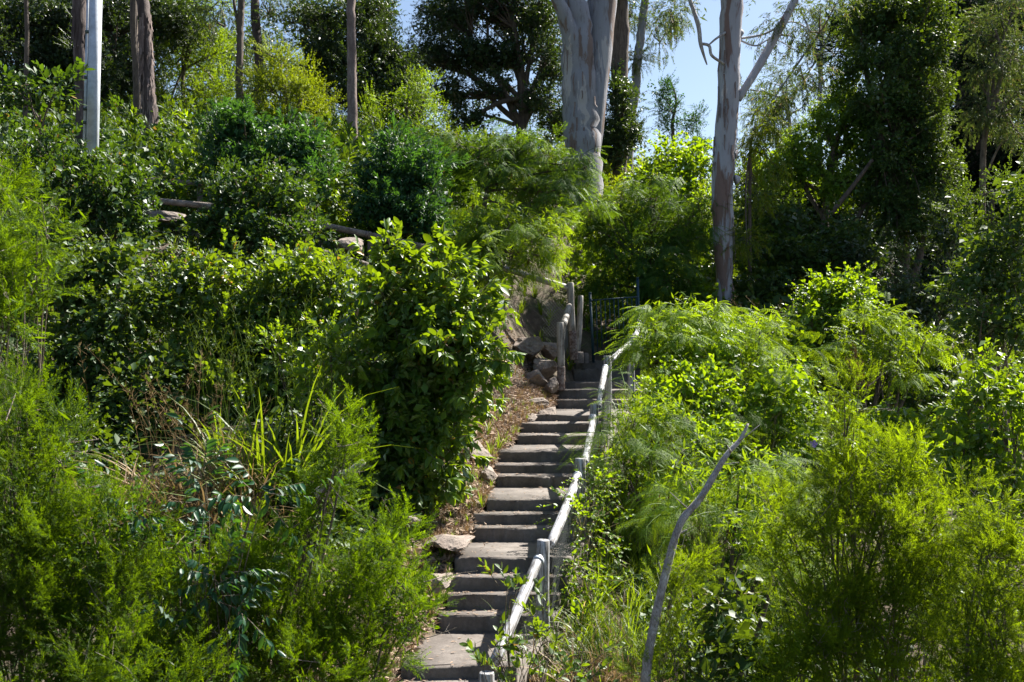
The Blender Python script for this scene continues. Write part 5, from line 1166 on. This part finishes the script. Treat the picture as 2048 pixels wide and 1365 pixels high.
# right side: draped tree, masses
crown_tree("towering vine draped tree dominating the upper right", (1800, 600, 29), [(1805, 450, 29), (1800, 300, 29), (1790, 100, 29)],
    [(1760, 20, 29.4, 80, 60, 1.6), (1840, 20, 29.4, 70, 50, 1.6), (1790, 110, 29, 90, 60, 1.5), (1860, 110, 29, 40, 60, 1.1), (1770, 200, 28.8, 76, 60, 1.4), (1840, 220, 28.8, 50, 60, 1.2), (1860, 270, 28.6, 40, 50, 1), (1780, 310, 28.6, 70, 60, 1.2), (1850, 350, 28.4, 46, 60, 1), (1780, 410, 28.4, 60, 60, 1), (1840, 440, 28.2, 50, 60, .9), (1770, 490, 28.2, 50, 40, .9), (1725, 60, 29.4, 40, 50, 1), (1735, 250, 29.2, 30, 50, 1), (1890, 60, 28.8, 30, 30, .8), (1885, 180, 28.8, 26, 30, .7), (1690, 150, 29.6, 46, 26, .9), (1905, 330, 28.5, 36, 30, .8), (1735, 350, 29, 40, 40, .9), (1900, 420, 28.3, 40, 50, .9), (1700, 470, 28.6, 50, 40, .9)],
    "smallv", .22, size=1.0, dens=1.1, mat="vineshade", tint=.5, droop=.6, shell=1.7, limbs=[([(1800, 600, 28.4), (1835, 530, 28.4), (1850, 440, 28.3)], .14, .08), ([(1660, 430, 28), (1700, 380, 28), (1745, 320, 28)], .07, .05)])
crown_tree("vine hung tree with leafy top between sky gap and draped tree", (1650, 560, 29.5), [(1650, 450, 29.5), (1660, 330, 29.5)],
    [(1690, 200, 29.8, 40, 30, .9), (1650, 250, 29.6, 50, 40, 1.1), (1590, 290, 29.6, 50, 36, 1), (1700, 280, 29.4, 40, 50, 1), (1620, 340, 29.2, 60, 40, 1), (1540, 340, 29.4, 50, 40, 1), (1680, 370, 29, 50, 40, 1), (1710, 220, 29.6, 30, 40, .8)], "smallv", .14, dens=1.15, tint=.55)
crown_tree("drooping leaved sapling close right of the tall straight gum", (1500, 430, 26), [(1500, 330, 26), (1505, 270, 26)],
    [(1510, 250, 26.2, 34, 30, .6), (1500, 300, 26, 30, 36, .6), (1530, 310, 26, 40, 30, .6), (1500, 380, 25.8, 30, 26, .4), (1495, 490, 25, 30, 30, .4), (1540, 240, 26.4, 30, 30, .5)], "gum", .05, dens=1.3, size=.85, mat="lime", tint=.3)
plant("leafy_bush", "dark mass of shrubs in the gully right of straight gum", "bush", (1600, 27), [(1520, 430, 27.4, 50, 40, .9), (1590, 450, 27.2, 60, 40, .9), (1540, 500, 26.8, 70, 40, .9), (1620, 520, 26.6, 60, 40, .9), (1680, 480, 27, 50, 50, .9), (1530, 560, 26, 60, 34, .8)], "roundd", .05, size=1.3, dens=.9, tint=.35)
plant("leafy_bush", "dark bush under the towering vine draped tree", "bush", (1860, 25), [(1720, 520, 26, 60, 50, .9), (1900, 480, 26, 50, 70, .9), (1900, 580, 25, 50, 60, .9), (1760, 600, 24.6, 60, 40, .8), (1850, 600, 24.4, 60, 50, .8)], "smalld", .06, size=1.1, dens=1.0, mat="camphor", tint=.3)
crown_tree("dark conifer behind the towering vine draped tree", (1930, 560, 38), [(1930, 300, 38), (1930, 0, 38)],
    [(1930, -20, 38, 60, 40, 2), (1900, 60, 38, 70, 34, 2), (1960, 90, 38, 70, 34, 2), (1910, 150, 38, 80, 34, 2), (1970, 200, 38, 80, 34, 2), (1920, 260, 38, 90, 40, 2), (1980, 330, 38, 80, 50, 2), (1930, 340, 38, 80, 50, 2), (2010, 430, 37, 80, 60, 2), (1920, 440, 37, 70, 60, 2), (2040, 30, 38, 60, 60, 2), (1860, 10, 38, 60, 60, 2), (1690, 50, 38, 40, 20, 1.4), (1710, 90, 38, 40, 16, 1.2)], "conif", .3, size=1.5, dens=1.1, name="conifer_tree")
crown_tree("black green dense tree filling the gap right of the vine draped tree", (1960, 560, 33), [(1950, 400, 33), (1950, 200, 33)],
    [(1950, 120, 33.5, 60, 70, 1.4), (2030, 170, 33.5, 60, 80, 1.4), (1950, 240, 33.2, 60, 60, 1.4), (2030, 320, 33, 60, 80, 1.4), (1950, 360, 33, 60, 60, 1.4), (1960, 460, 32.6, 90, 60, 1.4), (2040, 460, 32.6, 60, 60, 1.4), (1910, 540, 32, 60, 50, 1.2), (2000, 560, 32, 80, 50, 1.2)], "camphor", .2, size=1.1, dens=1.6, tint=.2, mat="conifer")
crown_tree("shaded leafy tree in the gully between straight gum and draped tree", (1600, 600, 32), [(1600, 480, 32), (1600, 400, 32)],
    [(1520, 360, 32.5, 50, 50, 1.2), (1590, 380, 32.5, 60, 50, 1.2), (1660, 420, 32.4, 60, 60, 1.2), (1540, 450, 32.2, 70, 50, 1.2), (1630, 500, 32, 80, 50, 1.2), (1550, 530, 31.6, 70, 40, 1.1)], "camphor", .15, size=1.1, dens=1.5, tint=.35)
crown_tree("olive weeping gum at the upper right edge", (1970, 480, 27), [(1965, 330, 27), (1985, 220, 27), (2005, 140, 27)],
    [(1990, 60, 27.2, 50, 40, 1.1), (2030, 120, 27, 46, 50, 1.1), (1970, 140, 27, 40, 40, .9), (2010, 210, 26.8, 46, 46, 1), (1960, 240, 26.8, 36, 30, .8), (2040, 270, 26.6, 36, 40, .8), (2030, 20, 27.4, 60, 40, 1.2)], "gum", .09, dens=3.0, size=.8, bark="twig", limbs=[([(1965, 380, 26.6), (1985, 320, 26.6), (2010, 282, 26.6), (2050, 290, 26.6)], .035, .02), ([(1955, 400, 26.6), (1975, 350, 26.6), (1968, 330, 26.6)], .02, .008)])
crown_tree("thin feathery tree in shade at the right edge above round shrub", (1990, 560, 22), [(1985, 440, 22), (1990, 380, 22)], [(2030, 400, 22, 40, 40, .7), (1930, 420, 22.4, 30, 30, .5), (1975, 460, 22, 50, 40, .7)], "smallv", .05, dens=.8, mat="vineshade")
crown_tree("distant pale gum with airy foliage against the sky", (1640, 400, 52), [(1640, 200, 52), (1645, 60, 52)],
    [(1650, 40, 52, 40, 30, 1.5), (1620, 90, 52, 40, 26, 1.4), (1670, 110, 52, 36, 30, 1.4), (1600, 170, 52, 40, 26, 1.4), (1650, 180, 52, 34, 24, 1.2), (1690, 30, 52, 40, 40, 1.5), (1600, 20, 52, 34, 30, 1.2), (1540, 210, 52, 34, 24, 1.2)], "gum", .14, dens=1.5, size=1.3, bark="gumbark", core=.5)
crown_tree("distant spreading gum behind the vine hung tree", (1580, 420, 56), [(1580, 260, 56), (1570, 200, 56)],
    [(1560, 150, 56, 50, 30, 1.6), (1530, 220, 56, 40, 30, 1.4), (1600, 220, 56, 50, 30, 1.4), (1560, 270, 56, 60, 26, 1.4), (1500, 180, 56, 34, 26, 1.4)], "gum", .14, dens=1.3, size=1.3, bark="gumbark", core=.5)
# far wooded backdrop beyond the crest
def far_wood():
    b = Scatter()
    for (p0, p1, y0, y1, d0, d1, n) in ((-150, 400, -30, 260, 44, 60, 3800), (400, 560, 60, 260, 44, 60, 900), (1500, 2200, 340, 620, 34, 48, 3200), (1800, 2200, -40, 400, 46, 58, 2600), (560, 830, 180, 300, 48, 60, 500), (820, 1240, 265, 320, 50, 60, 300)):
        d = d0 + (d1 - d0) * rng.random(n); px = p0 + (p1 - p0) * rng.random(n); py = y0 + (y1 - y0) * rng.random(n); P = np.stack([(px - 1024) / F * d, d, EZ + (HY - py) / F * d], 1)
        k = np.array([mnoise.noise(Vector((p[0] * .35, p[1] * .35, p[2] * .35))) for p in P]) > -.22; P = P[k]
        D = nrm(rng.normal(size=P.shape) + [0, 0, .3]); b.add(P, frames(D, roll=.6), rng.uniform(3.0, 4.6, len(P)), rng.random(len(P)))
    b.obj("distant_woodland", "small", SP["small"], "camphor")
far_wood()
tipr = [o for o in bpy.data.objects if str(o.get("label", "")).startswith("tall yellow green needle leaved shrub with brown")][0]
ts = Scatter(); n = 26; P = np.stack([rng.normal(1712, 7, n), rng.uniform(722, 785, n), np.full(n, 8.6)], 1); P = np.array([Pw(*p) for p in P])
ts.add(P, frames(nrm(rng.normal(0, .35, (n, 3)) + [0, 0, 1]), roll=.5), rng.uniform(.25, .5, n), rng.random(n)); ts.obj("withered_tip", "needle", SP["needle"], "pod", tipr)
b = Buf(); P = []
for k in range(NS):
    m = 80 if k > 3 else 20
    yy = DS[k] + .03 + rng.random(m) * max(.05, (DS[k - 1] - DS[k] - .06) if k else .3); P.append(np.c_[XL[k] + rng.random(m) ** 2 * (right_x(DS[k]) - XL[k]), yy, np.full(m, ZS[k] + .006)])
P = np.concatenate(P); n = len(P); inst_any(b, [tt(leaf_small(.4, .08, .05), .5), tt(leaf_small(.1, 0, .1), .6)], P, frames(nrm(np.c_[rng.normal(size=(n, 2)), rng.normal(0, .08, n)]), roll=.2), rng.uniform(.02, .07, n), rng.random(n))
o = obj("leaf_litter", b, "litter"); o["kind"] = "stuff"
print("TRIS", TRIS[0])
